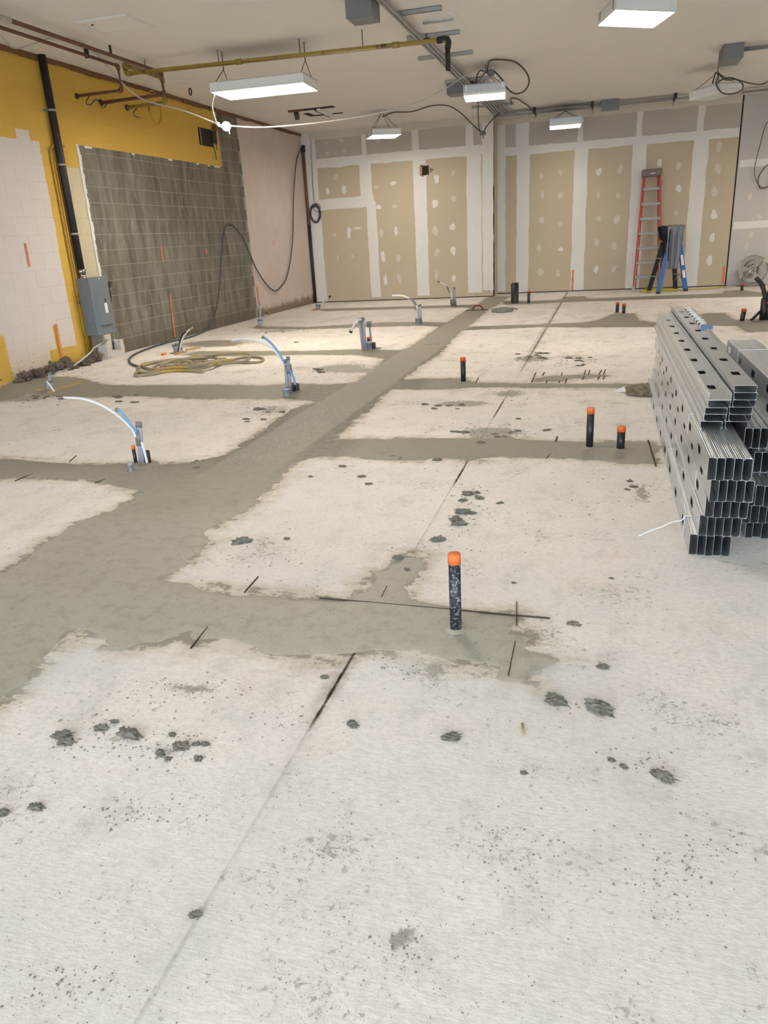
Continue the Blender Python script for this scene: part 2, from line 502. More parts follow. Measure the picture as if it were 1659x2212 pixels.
class MB:
    def __init__(s):
        s.v, s.f, s.sm = [], [], []

    def add(s, vs, fs, smooth=False):
        o = len(s.v)
        s.v.extend([tuple(map(float, q)) for q in vs])
        s.f.extend([tuple(i + o for i in q) for q in fs])
        s.sm.extend([smooth] * len(fs))
        return s

    def box(s, lo, hi, rot=None, c=None):
        x0, y0, z0 = lo
        x1, y1, z1 = hi
        vs = [(x0, y0, z0), (x1, y0, z0), (x1, y1, z0), (x0, y1, z0), (x0, y0, z1), (x1, y0, z1), (x1, y1, z1), (x0, y1, z1)]
        if rot is not None:
            c = Vector(c if c is not None else (0, 0, 0))
            vs = [tuple(rot @ (Vector(q) - c) + c) for q in vs]
        return s.add(vs, [(0, 3, 2, 1), (4, 5, 6, 7), (0, 1, 5, 4), (1, 2, 6, 5), (2, 3, 7, 6), (3, 0, 4, 7)])

    def cham(s, lo, hi, b=0.004):
        """box with chamfered edges"""
        bm = bmesh.new()
        bmesh.ops.create_cube(bm, size=1)
        for v in bm.verts:
            v.co = [lo[i] + (v.co[i] + 0.5) * (hi[i] - lo[i]) for i in range(3)]
        bmesh.ops.bevel(bm, geom=bm.edges[:], offset=b, segments=1, affect='EDGES')
        bm.verts.ensure_lookup_table()
        s.add([v.co[:] for v in bm.verts], [[v.index for v in f.verts] for f in bm.faces])
        bm.free()
        return s

    def beam(s, a, b_, w, h, up=(0, 0, 1)):
        """rectangular bar from a to b, w across, h along up"""
        a, b_ = np.array(a, float), np.array(b_, float)
        t = b_ - a
        t /= np.linalg.norm(t)
        u = np.array(up, float)
        u = u - t * (u @ t)
        u /= np.linalg.norm(u)
        sd = np.cross(t, u)
        vs = [e + sd * i * w / 2 + u * j * h / 2 for e in (a, b_) for i, j in ((-1, -1), (1, -1), (1, 1), (-1, 1))]
        return s.add(vs, [(3, 2, 1, 0), (4, 5, 6, 7), (0, 1, 5, 4), (1, 2, 6, 5), (2, 3, 7, 6), (3, 0, 4, 7)])

    def tube(s, pts, r, seg=8, smooth_n=0, caps=True, closed=False):
        if smooth_n:
            pts = catmull(pts, smooth_n)
        pts = [np.array(p, float) for p in pts]
        n = len(pts)
        rs = r if hasattr(r, '__len__') else [r] * n
        T = []
        for i in range(n):
            d = pts[min(i + 1, n - 1)] - pts[max(i - 1, 0)]
            if closed:
                d = pts[(i + 1) % n] - pts[i - 1]
            T.append(d / (np.linalg.norm(d) + 1e-12))
        u = np.cross(T[0], (0, 0, 1.0))
        if np.linalg.norm(u) < 0.05:
            u = np.cross(T[0], (1.0, 0, 0))
        u /= np.linalg.norm(u)
        vs = []
        for i in range(n):
            u = u - T[i] * (u @ T[i])
            u /= np.linalg.norm(u) + 1e-12
            w = np.cross(T[i], u)
            for k in range(seg):
                a = 2 * math.pi * k / seg
                vs.append(pts[i] + (u * math.cos(a) + w * math.sin(a)) * rs[i])
        fs = []
        for i in range(n if closed else n - 1):
            j = (i + 1) % n
            for k in range(seg):
                k2 = (k + 1) % seg
                fs.append((i * seg + k, i * seg + k2, j * seg + k2, j * seg + k))
        o = len(s.v)
        s.add(vs, fs, True)
        if caps and not closed:
            s.f.append(tuple(o + k for k in range(seg))[::-1])
            s.f.append(tuple(o + (n - 1) * seg + k for k in range(seg)))
            s.sm += [False, False]
        return s

    def lathe(s, c, prof, seg=20, axis=(0, 0, 1)):
        """profile (r, h) spun round axis through c; smooth shading off at caps"""
        ax = Vector(axis).normalized()
        q = Vector((0, 0, 1)).rotation_difference(ax)
        c = Vector(c)
        vs = []
        for r_, h_ in prof:
            for k in range(seg):
                a = 2 * math.pi * k / seg
                vs.append(tuple(c + q @ Vector((r_ * math.cos(a), r_ * math.sin(a), h_))))
        fs = []
        for i in range(len(prof) - 1):
            for k in range(seg):
                k2 = (k + 1) % seg
                fs.append((i * seg + k, i * seg + k2, (i + 1) * seg + k2, (i + 1) * seg + k))
        return s.add(vs, fs, True)

    def build(s, name, mat, parent=None, flat=False):
        me = bpy.data.meshes.new(name)
        off = np.array(ROOT(parent)) if parent is not None else np.zeros(3)
        me.from_pydata([tuple(np.array(q) - off) for q in s.v], [], s.f)
        me.polygons.foreach_set('use_smooth', [bool(x) and not flat for x in s.sm])
        me.materials.append(MATS[mat])
        me.update()
        o = bpy.data.objects.new(name, me)
        COL.objects.link(o)
        if parent is not None:
            o.parent = parent
        return o


def ROOT(o):
    while o.parent is not None:
        o = o.parent
    return o.location


def tag(o, label=None, cat=None, group=None, kind=None):
    if label:
        o['label'] = label
    if cat:
        o['category'] = cat
    if group:
        o['group'] = group
    if kind:
        o['kind'] = kind
    return o


def thing(name, loc, label, cat, group=None):
    o = bpy.data.objects.new(name, None)
    o.empty_display_size = 0.05
    COL.objects.link(o)
    o.location = tuple(float(x) for x in loc)
    return tag(o, label, cat, group)


def struct(o):
    o['kind'] = 'structure'
    return o


def copy_tree(o, parent=None):
    c = o.copy()
    COL.objects.link(c)
    c.parent = parent
    for ch in o.children:
        copy_tree(ch, c)
    return c


# value noise in numpy
_perm = RNG.random((256, 256))


def vnoise(x, y):
    xi, yi = np.floor(x).astype(int), np.floor(y).astype(int)
    fx, fy = x - xi, y - yi
    fx, fy = fx * fx * (3 - 2 * fx), fy * fy * (3 - 2 * fy)
    g = lambda a, b_: _perm[a % 256, b_ % 256]
    return (g(xi, yi) * (1 - fx) + g(xi + 1, yi) * fx) * (1 - fy) + (g(xi, yi + 1) * (1 - fx) + g(xi + 1, yi + 1) * fx) * fy


def fbm(x, y, sc, oct=4, gain=0.55):
    t, a, n = 0, 1.0, 0
    for _ in range(oct):
        t = t + a * (vnoise(x * sc + 7.3, y * sc + 3.1) - 0.5)
        n += a
        a *= gain
        sc *= 2.03
    return t / n


# ------------------------------------------------------------------ trenches traced on the slab
MAIN = [(-120, 1310), (-60, 1270), (0, 1240), (60, 1205), (100, 1172), (170, 1132), (235, 1106), (300, 1076), (330, 1040), (380, 1003),
        (440, 995), (490, 984), (520, 961), (560, 936), (600, 906), (640, 882), (690, 865), (745, 845), (776, 822),
        (805, 800), (830, 777), (877, 754), (913, 732), (949, 706), (967, 697), (1003, 674), (1020, 664), (1034, 657), (1050, 645),
        (1062, 641), (1100, 640), (1085, 652), (1054, 669), (1030, 690), (1011, 705), (996, 714), (971, 739), (946, 768), (913, 786), (891, 804), (866, 820),
        (844, 840), (815, 866), (801, 884), (770, 905), (740, 932), (725, 948), (690, 975), (630, 1005), (600, 1040), (560, 1080), (520, 1112),
        (470, 1135), (440, 1152), (452, 1168), (420, 1200), (375, 1235), (350, 1250), (440, 1290), (300, 1340), (172, 1343), (90, 1432), (40, 1488), (0, 1515), (-60, 1570), (-120, 1640)]
ROWS = [
    # near drain branch
    [(330, 1248), (440, 1268), (520, 1284), (600, 1286), (700, 1294), (760, 1292), (800, 1276), (812, 1245), (850, 1216), (895, 1196), (915, 1202),
     (905, 1240), (870, 1270), (885, 1296), (920, 1303), (980, 1315), (1050, 1325), (1115, 1331), (1116, 1368), (1140, 1374), (1124, 1400), (1150, 1410), (1195, 1432),
     (1155, 1446), (1130, 1474), (1095, 1470), (1072, 1446), (1060, 1430), (980, 1421), (920, 1411), (870, 1408), (800, 1404), (760, 1415), (700, 1417), (640, 1421),
     (600, 1416), (560, 1400), (520, 1376), (470, 1376), (440, 1391), (412, 1404), (402, 1370), (380, 1379), (350, 1391), (310, 1391), (262, 1406), (225, 1395), (190, 1365), (165, 1345)],
    # branch to the row of stubs, near
    [(-120, 985), (0, 992), (100, 998), (200, 1005), (280, 1001), (320, 1003), (400, 1000), (420, 1030), (300, 1076), (285, 1058), (240, 1045), (180, 1036), (100, 1032), (0, 1033), (-120, 1035)],
    # second
    [(-60, 850), (0, 838), (30, 822), (100, 813), (160, 815), (195, 824), (230, 832), (300, 833), (480, 831), (560, 834), (640, 829), (700, 831), (780, 826), (760, 850), (690, 868), (620, 861), (540, 862), (420, 862),
     (300, 855), (200, 858), (120, 856), (60, 851), (0, 868), (-60, 880)],
    # third
    [(395, 766), (430, 759), (520, 759), (660, 759), (768, 755), (860, 757), (890, 750), (850, 776), (826, 775), (770, 766), (660, 766), (500, 769), (430, 770)],
    # fourth
    [(545, 706), (600, 706), (660, 707), (823, 697), (900, 696), (967, 697), (985, 690), (950, 706), (913, 703), (780, 707), (660, 711), (560, 711)],
    # fifth
    [(690, 668), (703, 667), (800, 664), (913, 661), (1032, 658), (1045, 652), (1020, 665), (1000, 664), (877, 667), (780, 670), (700, 672)],
    # right side, second row
    [(725, 947), (800, 948), (900, 948), (1000, 948), (1100, 948), (1200, 953), (1270, 955), (1400, 956), (1420, 960), (1412, 1003), (1350, 1000), (1250, 991), (1150, 988),
     (1060, 985), (1045, 996), (1000, 994), (960, 986), (900, 995), (830, 993), (760, 986), (700, 987), (640, 995), (660, 960)],
    [(860, 821), (913, 818), (996, 817), (1029, 828), (1148, 828), (1260, 829), (1425, 830), (1500, 831), (1500, 838), (1420, 837), (1260, 838), (1022, 836), (985, 840), (900, 841), (840, 841), (830, 835)],
    [(1152, 822), (1170, 814), (1225, 812), (1260, 809), (1308, 809), (1306, 814), (1262, 817), (1230, 817), (1215, 823), (1160, 824)],
    [(1005, 706), (1100, 703), (1166, 701), (1202, 699), (1260, 697), (1290, 692), (1314, 684), (1325, 678), (1369, 677), (1380, 692), (1417, 697), (1468, 689), (1527, 677), (1564, 676),
     (1575, 685), (1593, 694), (1600, 690), (1670, 685), (1720, 690), (1720, 716), (1659, 716), (1612, 718), (1595, 704), (1540, 703), (1468, 704), (1417, 706), (1260, 707), (1166, 706), (1090, 710), (1000, 713)],
    [(1085, 650), (1110, 650), (1150, 650), (1215, 648), (1222, 641), (1262, 640), (1266, 646), (1330, 643), (1420, 639), (1560, 634), (1568, 628), (1600, 627), (1640, 632), (1720, 630), (1720, 638), (1659, 640), (1420, 646), (1240, 652), (1140, 657), (1090, 658)],
    [(402, 743), (440, 737), (480, 735), (520, 740), (505, 747), (450, 749)],
]
POLYS = [np.array([fl(*q)[:2] for q in poly]) for poly in [MAIN] + ROWS]


def poly_sdf(px, py, poly):
    """signed distance, positive inside"""
    d2 = np.full(px.shape, 1e9)
    ins = np.zeros(px.shape, bool)
    n = len(poly)
    for i in range(n):
        a, b_ = poly[i], poly[(i + 1) % n]
        e = b_ - a
        wx_, wy_ = px - a[0], py - a[1]
        t = np.clip((wx_ * e[0] + wy_ * e[1]) / (e @ e + 1e-12), 0, 1)
        d2 = np.minimum(d2, (wx_ - e[0] * t) ** 2 + (wy_ - e[1] * t) ** 2)
        c1 = (a[1] <= py) & (b_[1] > py)
        c2 = (a[1] > py) & (b_[1] <= py)
        cr = e[0] * wy_ - e[1] * wx_
        ins ^= (c1 & (cr > 0)) | (c2 & (cr < 0))
    d = np.sqrt(d2)
    return np.where(ins, d, -d)


def wet_sdf(px, py):
    d = np.full(px.shape, -9.0)
    for poly in POLYS:
        lo, hi = poly.min(0) - 0.6, poly.max(0) + 0.6
        m_ = (px > lo[0]) & (px < hi[0]) & (py > lo[1]) & (py < hi[1])
        if m_.any():
            d[m_] = np.maximum(d[m_], poly_sdf(px[m_], py[m_], poly))
    return np.clip(d, -0.6, 0.6)


# ------------------------------------------------------------------ floor
XJT = -0.788
gx = np.unique(np.round(np.concatenate([np.arange(-7.0, 7.01, 0.05), [XJT - 0.009, XJT - 0.0045, XJT - 0.003, XJT + 0.003, XJT + 0.0045, XJT + 0.009]]), 5))
gx = gx[(np.abs(gx - XJT) < 0.0095) | (np.abs(gx - XJT) > 0.02)]
gy = np.arange(YF, YB2 + 0.051, 0.05)
GX, GY = np.meshgrid(gx, gy)
SDF = wet_sdf(GX, GY)


def blobs(l):
    """soft marks: (px, py, rx px, ry px, strength)"""
    t = np.zeros(GX.shape)
    for x, y, rx, ry, s_ in l:
        c = fl(x, y)
        a = fl(x + rx, y)
        b_ = fl(x, y + ry)
        ex, ey = abs(a[0] - c[0]) + 1e-3, abs(c[1] - b_[1]) + 1e-3
        t = np.maximum(t, s_ * np.exp(-(((GX - c[0]) / ex) ** 2 + ((GY - c[1]) / ey) ** 2)))
    return t


SMEAR = blobs([(1060, 935, 70, 14, 0.9), (1000, 872, 60, 7, 0.9), (1100, 850, 40, 8, 0.75), (930, 1445, 70, 28, 0.62), (1040, 1455, 60, 20, 0.4), (1140, 1440, 60, 25, 0.8),
               (860, 2035, 26, 34, 0.75), (1385, 1065, 18, 24, 0.7), (410, 1490, 60, 12, 0.72), (160, 1495, 24, 10, 0.55), (130, 2130, 50, 30, 0.3),
               (290, 1740, 60, 22, 0.45), (175, 2035, 22, 9, 0.6), (400, 1780, 30, 12, 0.5), (735, 795, 60, 10, 0.9), (770, 800, 50, 6, 0.9), (1250, 815, 60, 8, 0.5),
               (590, 885, 40, 14, 0.55), (1500, 1860, 80, 40, 0.35), (1100, 1830, 120, 50, 0.35), (60, 860, 60, 10, 0.8), (600, 715, 60, 4, 0.6), (1260, 645, 90, 3, 0.5),
               (330, 745, 90, 8, 0.35), (460, 742, 90, 9, 0.8), (1640, 1840, 40, 20, 0.4), (560, 800, 90, 10, 0.3), (1150, 775, 50, 8, 0.75), (1230, 770, 40, 5, 0.55), (1600, 745, 80, 6, 0.5),
               (640, 1530, 60, 14, 0.3), (1420, 1930, 50, 24, 0.35), (700, 1185, 20, 8, 0.3), (990, 1330, 10, 6, 0.3), (260, 1590, 80, 30, 0.40), (360, 1625, 70, 22, 0.40), (1293, 1530, 32, 9, 0.6)])
HAZE = blobs([(170, 1430, 90, 45, 0.8), (1180, 1450, 70, 40, 0.7), (860, 1440, 90, 30, 0.6), (960, 1490, 180, 26, 0.6), (100, 1480, 90, 30, 0.6), (230, 1385, 70, 20, 0.7), (400, 1250, 50, 10, 0.5)])
PINK = blobs([(1340, 1200, 24, 24, 0.55), (1290, 1265, 70, 10, 0.35), (560, 1480, 60, 30, 0.28), (690, 1465, 40, 10, 0.35), (1230, 1535, 22, 12, 0.2), (1270, 1245, 60, 7, 0.3)])
on = (np.abs(GX - XJT) < 0.0046)
yo = GY
_n = fbm(GX * 0 + 0.3, yo, 1.1, 3)
open_ = np.clip(np.exp(-((yo - 1.97) / 0.22) ** 4) + 0.9 * np.exp(-((yo - 4.3) / 0.22) ** 4) + 0.8 * np.exp(-((yo - 6.1) / 0.35) ** 4) + np.clip((yo - 7.6) / 1.0, 0, 1) * np.clip(0.85 + 1.2 * _n, 0.3, 1) + 0.10, 0, 1)
JD = np.where(np.abs(GX - XJT) < 0.006, np.clip(open_ * 1.2, 0.12, 1), 0)
side = (np.abs(GX - XJT) >= 0.006) & (np.abs(GX - XJT) < 0.0095)
JD = np.where(side, 0.5 * np.exp(-((yo - 1.97) / 0.25) ** 2) + 0.55 * np.clip((yo - 7.6) / 1.0, 0, 1), JD)
ZZ = np.where(np.abs(GX - XJT) < 0.0035, -0.0012 - 0.008 * open_, 0.0)
nyy, nxx = GX.shape
vs = np.stack([GX.ravel(), GY.ravel(), ZZ.ravel()], 1)
ii = np.arange(nyy * nxx).reshape(nyy, nxx)
fs = np.stack([ii[:-1, :-1], ii[:-1, 1:], ii[1:, 1:], ii[1:, :-1]], -1).reshape(-1, 4)
me = bpy.data.meshes.new('floor')
me.from_pydata(vs.tolist(), [], fs.tolist())
for nm, arr in (('wet_distance', SDF), ('smear', SMEAR), ('haze', HAZE), ('pink', PINK), ('joint_dirt', JD)):
    at = me.attributes.new(nm, 'FLOAT', 'POINT')
    at.data.foreach_set('value', arr.ravel().astype(np.float32))
me.materials.append(MATS['slab_concrete'])
FLOOR = bpy.data.objects.new('floor', me)
COL.objects.link(FLOOR)
struct(FLOOR)


# fresh concrete: real raised sheet with ragged edge, marching squares over the traced outline
def fresh_concrete():
    V, Fc, RP = [], [], []
    rough = [(fl(*q), rad) for q, rad in (((600, 950), 0.42), ((700, 890), 0.42), ((540, 985), 0.3), ((640, 920), 0.4), ((330, 1010), 0.22), ((1300, 975), 0.16), ((1090, 1345), 0.12), ((640, 850), 0.25), ((225, 1215), 0.10), ((1010, 1365), 0.07))]
    for (x0, x1, y0, y1, h) in ((-5.2, 0.2, 1.2, 6.0, 0.014), (XL + 0.005, 3.6, 6.0, 18.15, 0.032), (XL + 0.005, -5.2, 1.2, 6.0, 0.05), (0.2, 1.0, 1.2, 6.0, 0.014)):
        xs = np.arange(x0, x1 + h * 0.5, h)
        ys = np.arange(y0, y1 + h * 0.5, h)
        xs = np.linspace(x0, x1, len(xs))
        ys = np.linspace(y0, y1, len(ys))
        # coarse distance, then interpolate
        ch = 0.05
        cx = np.arange(x0 - ch, x1 + 2 * ch, ch)
        cy = np.arange(y0 - ch, y1 + 2 * ch, ch)
        CX, CY = np.meshgrid(cx, cy)
        D = wet_sdf(CX, CY)
        X, Y = np.meshgrid(xs, ys)
        fi, fj = (X - cx[0]) / ch, (Y - cy[0]) / ch
        i0, j0 = np.floor(fi).astype(int), np.floor(fj).astype(int)
        tx, ty = fi - i0, fj - j0
        S = (D[j0, i0] * (1 - tx) + D[j0, i0 + 1] * tx) * (1 - ty) + (D[j0 + 1, i0] * (1 - tx) + D[j0 + 1, i0 + 1] * tx) * ty
        S = S + fbm(X, Y, 9, 4, 0.65) * 0.055 + fbm(X * 0.45, Y * 2.2, 5, 4, 0.65) * 0.11
        Z = 0.0012 + 0.0035 * np.clip(S / 0.05, 0, 1) + 0.003 * fbm(X, Y, 3, 3) * np.clip(S / 0.1, 0, 1)
        Z = np.maximum(Z, 0.0008)
        R = np.zeros_like(X)
        for c, rad in rough:
            R = np.maximum(R, np.exp(-(((X - c[0]) / rad) ** 2 + ((Y - c[1]) / rad) ** 2)))
        ny, nx = S.shape
        idx = -np.ones((ny, nx), int)
        ins = S > 0
        base = len(V)
        pts = np.argwhere(ins)
        idx[ins] = base + np.arange(len(pts))
        V.extend(zip(X[ins].tolist(), Y[ins].tolist(), Z[ins].tolist()))
        RP.extend(R[ins].tolist())
        cnt = ins[:-1, :-1].astype(int) + ins[:-1, 1:] + ins[1:, 1:] + ins[1:, :-1]
        full = np.argwhere(cnt == 4)
        for j, i in full:
            Fc.append((idx[j, i], idx[j, i + 1], idx[j + 1, i + 1], idx[j + 1, i]))
        cache = {}

        def cross(a, b_):
            k = (a, b_) if a < b_ else (b_, a)
            if k not in cache:
                sa, sb = S[a], S[b_]
                t = sa / (sa - sb)
                cache[k] = len(V)
                V.append((X[a] + (X[b_] - X[a]) * t, Y[a] + (Y[b_] - Y[a]) * t, 0.0004))
                RP.append(0.0)
            return cache[k]

        for j, i in np.argwhere((cnt > 0) & (cnt < 4)):
            cs = [(j, i), (j, i + 1), (j + 1, i + 1), (j + 1, i)]
            poly = []
            for k in range(4):
                a, b_ = cs[k], cs[(k + 1) % 4]
                if ins[a]:
                    poly.append(idx[a])
                if ins[a] != ins[b_]:
                    poly.append(cross(a, b_))
            if len(poly) >= 3:
                Fc.append(tuple(poly))
    me = bpy.data.meshes.new('fresh_concrete_patch')
    me.from_pydata([tuple(map(float, q)) for q in V], [], [tuple(int(k) for k in q) for q in Fc])
    at = me.attributes.new('rough_patch', 'FLOAT', 'POINT')
    at.data.foreach_set('value', np.array(RP, np.float32))
    me.polygons.foreach_set('use_smooth', [True] * len(me.polygons))
    me.materials.append(MATS['fresh_concrete'])
    o = bpy.data.objects.new('fresh_concrete_patch', me)
    COL.objects.link(o)
    tag(o, 'damp grey fresh concrete filling the branching trenches cut in the slab', 'concrete', kind='stuff')


fresh_concrete()

# saw overcuts in the slab at the trench corners: thin dark kerfs
CUTS = [((528, 1281), (558, 1247)), ((412, 1402), (449, 1356)), ((1116, 1302), (1116, 1352)), ((1117, 1331), (1188, 1337)), ((1113, 1388), (1098, 1462)), ((824, 1292), (836, 1268)), ((690, 1293), (1115, 1331)),
        ((32, 1040), (72, 1024)), ((205, 1044), (228, 1036)), ((1200, 955), (1204, 944)), ((1400, 952), (1417, 1008)), ((1180, 991), (1190, 980)), ((1027, 828), (1034, 816)),
        ((1148, 827), (1157, 806)), ((1172, 812), (1176, 805)), ((1213, 811), (1214, 806)), ((1262, 810), (1265, 800)), ((1271, 810), (1274, 800)), ((1294, 809), (1299, 800)), ((1304, 809), (1308, 799)),
        ((1258, 820), (1262, 814)), ((1291, 820), (1296, 813)), ((1303, 820), (1306, 813)), ((1207, 828), (1209, 823)), ((1221, 828), (1224, 820)), ((1180, 828), (1182, 823)), ((915, 746), (950, 744)), ((150, 998), (165, 985))]
for a, b_ in CUTS:
    A, B_ = fl(*a), fl(*b_)
    wd_ = 0.0032 if A[1] < 5 else 0.009
    m_ = MB().beam((A[0], A[1], 0.003), (B_[0], B_[1], 0.003), wd_, 0.006)
    m_.build('saw_kerf', 'saw_cut', FLOOR)

# ------------------------------------------------------------------ shell
m_ = MB().box((XL - 0.3, YF, ZC), (XR + 0.2, YB2 + 0.3, ZC + 0.15))
CEIL = struct(m_.build('ceiling', 'ceiling_paint'))
m_ = MB().box((XR, YF, 0), (XR + 0.2, YB2 + 0.2, ZC))
struct(m_.build('wall_right', 'wall_plain'))
# storefront behind the photographer
WF = struct(MB().box((XL, YF - 0.2, 2.9), (XR, YF, ZC)).box((XL, YF - 0.2, 0), (XR, YF, 0.1)).build('wall_front', 'wall_plain'))
for k in range(8):
    x = XL + 0.04 + k * (XR - XL - 0.08) / 7
    w_ = struct(MB().box((x - 0.04, YF - 0.12, 0.1), (x + 0.04, YF - 0.02, 2.9)).build('window_%d' % (k + 1), 'frame_dark'))
    if k < 7:
        x2 = XL + 0.04 + (k + 1) * (XR - XL - 0.08) / 7
        MB().box((x + 0.04, YF - 0.075, 0.1), (x2 - 0.04, YF - 0.067, 2.9)).build('pane', 'storefront_glass', w_)
m_ = MB().box((-40, -40, -0.25), (40, YF - 0.2, -0.1))
struct(m_.build('ground', 'pavement'))

# ---- left wall: block by block
mw = MB().box((XL - 0.25, YF, 0), (XL - 0.0027, YB1 + 0.2, ZC))
WL = mw.build('wall_left', 'painted_block')
at = WL.data.attributes.new('mortar', 'FLOAT', 'POINT')
at.data.foreach_set('value', np.ones(len(WL.data.vertices), np.float32))
struct(WL)


def block_mesh(L, Hh, name):
    bm = bmesh.new()
    b_ = 0.0035
    x1, x0 = 0.0, -0.03
    vs_ = []
    for (y, z, x) in ((0, 0, x0), (L, 0, x0), (L, Hh, x0), (0, Hh, x0), (0, 0, x1 - 0.002), (L, 0, x1 - 0.002), (L, Hh, x1 - 0.002), (0, Hh, x1 - 0.002),
                      (b_, b_, x1), (L - b_, b_, x1), (L - b_, Hh - b_, x1), (b_, Hh - b_, x1)):
        vs_.append(bm.verts.new((x, y, z)))
    for q in ((0, 1, 5, 4), (1, 2, 6, 5), (2, 3, 7, 6), (3, 0, 4, 7), (4, 5, 9, 8), (5, 6, 10, 9), (6, 7, 11, 10), (7, 4, 8, 11), (8, 9, 10, 11)):
        bm.faces.new([vs_[k] for k in q])
    me_ = bpy.data.meshes.new(name)
    bm.to_mesh(me_)
    bm.free()
    me_.materials.append(MATS['painted_block'])
    return me_


CH, CLN, GAP = 0.2033, 0.4066, 0.007
bmf, bmh = block_mesh(CLN - GAP, CH - GAP, 'block'), block_mesh(CLN / 2 - GAP, CH - GAP, 'half_block')
rest = MB()
YEND = 14.26
nblk = 0
for c in range(18):
    z = c * CH
    y = -3.9 + (c % 2) * CLN / 2
    while y < YEND - 0.02:
        L = CLN
        if y + CLN > YEND + 0.01:
            L = CLN / 2 if YEND - y < CLN * 0.75 else CLN
        if y + L > 7.25 + 0.30 * z:
            o = bpy.data.objects.new('block', bmf if L == CLN else bmh)
            COL.objects.link(o)
            o.parent = WL
            o.location = (XL + RNG.uniform(-0.0006, 0.0006), y, z)
            nblk += 1
        else:
            src = bmf if L == CLN else bmh
            rest.add([(v.co.x + XL, v.co.y + y, v.co.z + z) for v in src.vertices], [tuple(p.vertices) for p in src.polygons])
        y += CLN
ro = rest.build('blocks_beyond', 'painted_block', WL)
ro['kind'] = 'stuff'
# plastered far end
m_ = MB().box((XL - 0.03, YEND + 0.0, 0.0), (XL + 0.012, YB1, ZC))
PLS = m_.build('plaster_section', 'pink_plaster', WL)
# torn drywall edge left beside the bare block
m_ = MB()
for k in range(28):
    z0 = 1.08 + k * 0.0589
    w_ = 0.035 + 0.03 * random.random()
    m_.box((XL, 9.33 - 0.01 * random.random(), z0), (XL + 0.012, 9.33 + w_, z0 + 0.06))
m_.build('torn_board_edge', 'mud_white', WL)
# loose flakes along the lower edge of the yellow paint
for yy, ww in ((9.5, 0.16), (11.6, 0.12), (12.5, 0.09), (12.9, 0.07), (13.15, 0.2), (10.6, 0.06)):
    MB().box((XL + 0.002, yy, 2.70), (XL + 0.008, yy + ww, 2.725)).build('paint_flake', 'mud_white', WL)
# brown timber strip where the ceiling meets the wall
m_ = MB()
for k in range(34):
    y0 = 7.0 + k * 0.31
    m_.box((XL - 0.01, y0, ZC - 0.05 - 0.02 * random.random()), (XL + 0.02 + 0.015 * random.random(), y0 + 0.315, ZC - 0.002))
struct(m_.build('trim_1', 'wood_brown'))


def streak(parent, pts, w, mat, plane, name='spray_mark'):
    """ragged paint mark; pts are 3D centreline points on a wall plane ('x' or 'y' normal)"""
    pts = catmull(pts, 5)
    m = MB()
    L, R = [], []
    for i, q in enumerate(pts):
        ww = w * (0.6 + 0.6 * random.random())
        d = np.array([0, ww / 2, 0]) if plane == 'x' else np.array([ww / 2, 0, 0])
        off = np.array([0.003, 0, 0]) if plane == 'x' else np.array([0, -0.003, 0])
        L.append(q - d + off)
        R.append(q + d + off)
    n = len(pts)
    m.add(L + R, [(i, n + i, n + i + 1, i + 1) for i in range(n - 1)])
    return m.build(name, mat, parent)


XS = XL + 0.005
for pts, w in ([(54, 525), (60, 555), (64, 576)], 0.045), ([(120, 700), (127, 745), (136, 785)], 0.045), ([(347, 532), (352, 566)], 0.045), ([(367, 635), (373, 690), (378, 728)], 0.045), ([(445, 538), (446, 548)], 0.05):
    streak(WL, [wx(*q, XS) for q in pts], w, 'spray_orange', 'x')
for pts, w in ([(555, 618), (559, 655)], 0.07), ([(590, 520), (592, 530)], 0.04):
    streak(WL, [wx(*q, XL + 0.014) for q in pts], w, 'spray_orange', 'x')

# ---- back walls: boards, joint compound, screw patches
WB1 = struct(MB().box((XL - 0.2, YB1 + 0.013, 0), (XJ, YB1 + 0.2, ZC)).build('wall_back_left', 'dark_void'))
WB2 = struct(MB().box((XJ - 0.2, YB2 + 0.013, 0), (XR + 0.1, YB2 + 0.2, ZC)).build('wall_back_right', 'dark_void'))
WJ = struct(MB().box((XJ - 0.2, YB1 + 0.0128, 0), (XJ, YB2 + 0.02, ZC)).build('wall_jog', 'board_tan'))


def board(parent, x0, x1, z0, z1, Yp, mat, hole=None):
    g = 0.002
    if hole is None:
        m = MB().cham((x0 + g, Yp, z0 + g), (x1 - g, Yp + 0.0127, z1 - g), 0.002)
    else:
        hx0, hx1, hz0, hz1 = hole
        m = MB().box((x0 + g, Yp, z0 + g), (hx0, Yp + 0.0127, z1 - g)).box((hx1, Yp, z0 + g), (x1 - g, Yp + 0.0127, z1 - g))
        m.box((hx0, Yp, z0 + g), (hx1, Yp + 0.0127, hz0)).box((hx0, Yp, hz1), (hx1, Yp + 0.0127, z1 - g))
    return m.build('drywall_board', mat, parent)


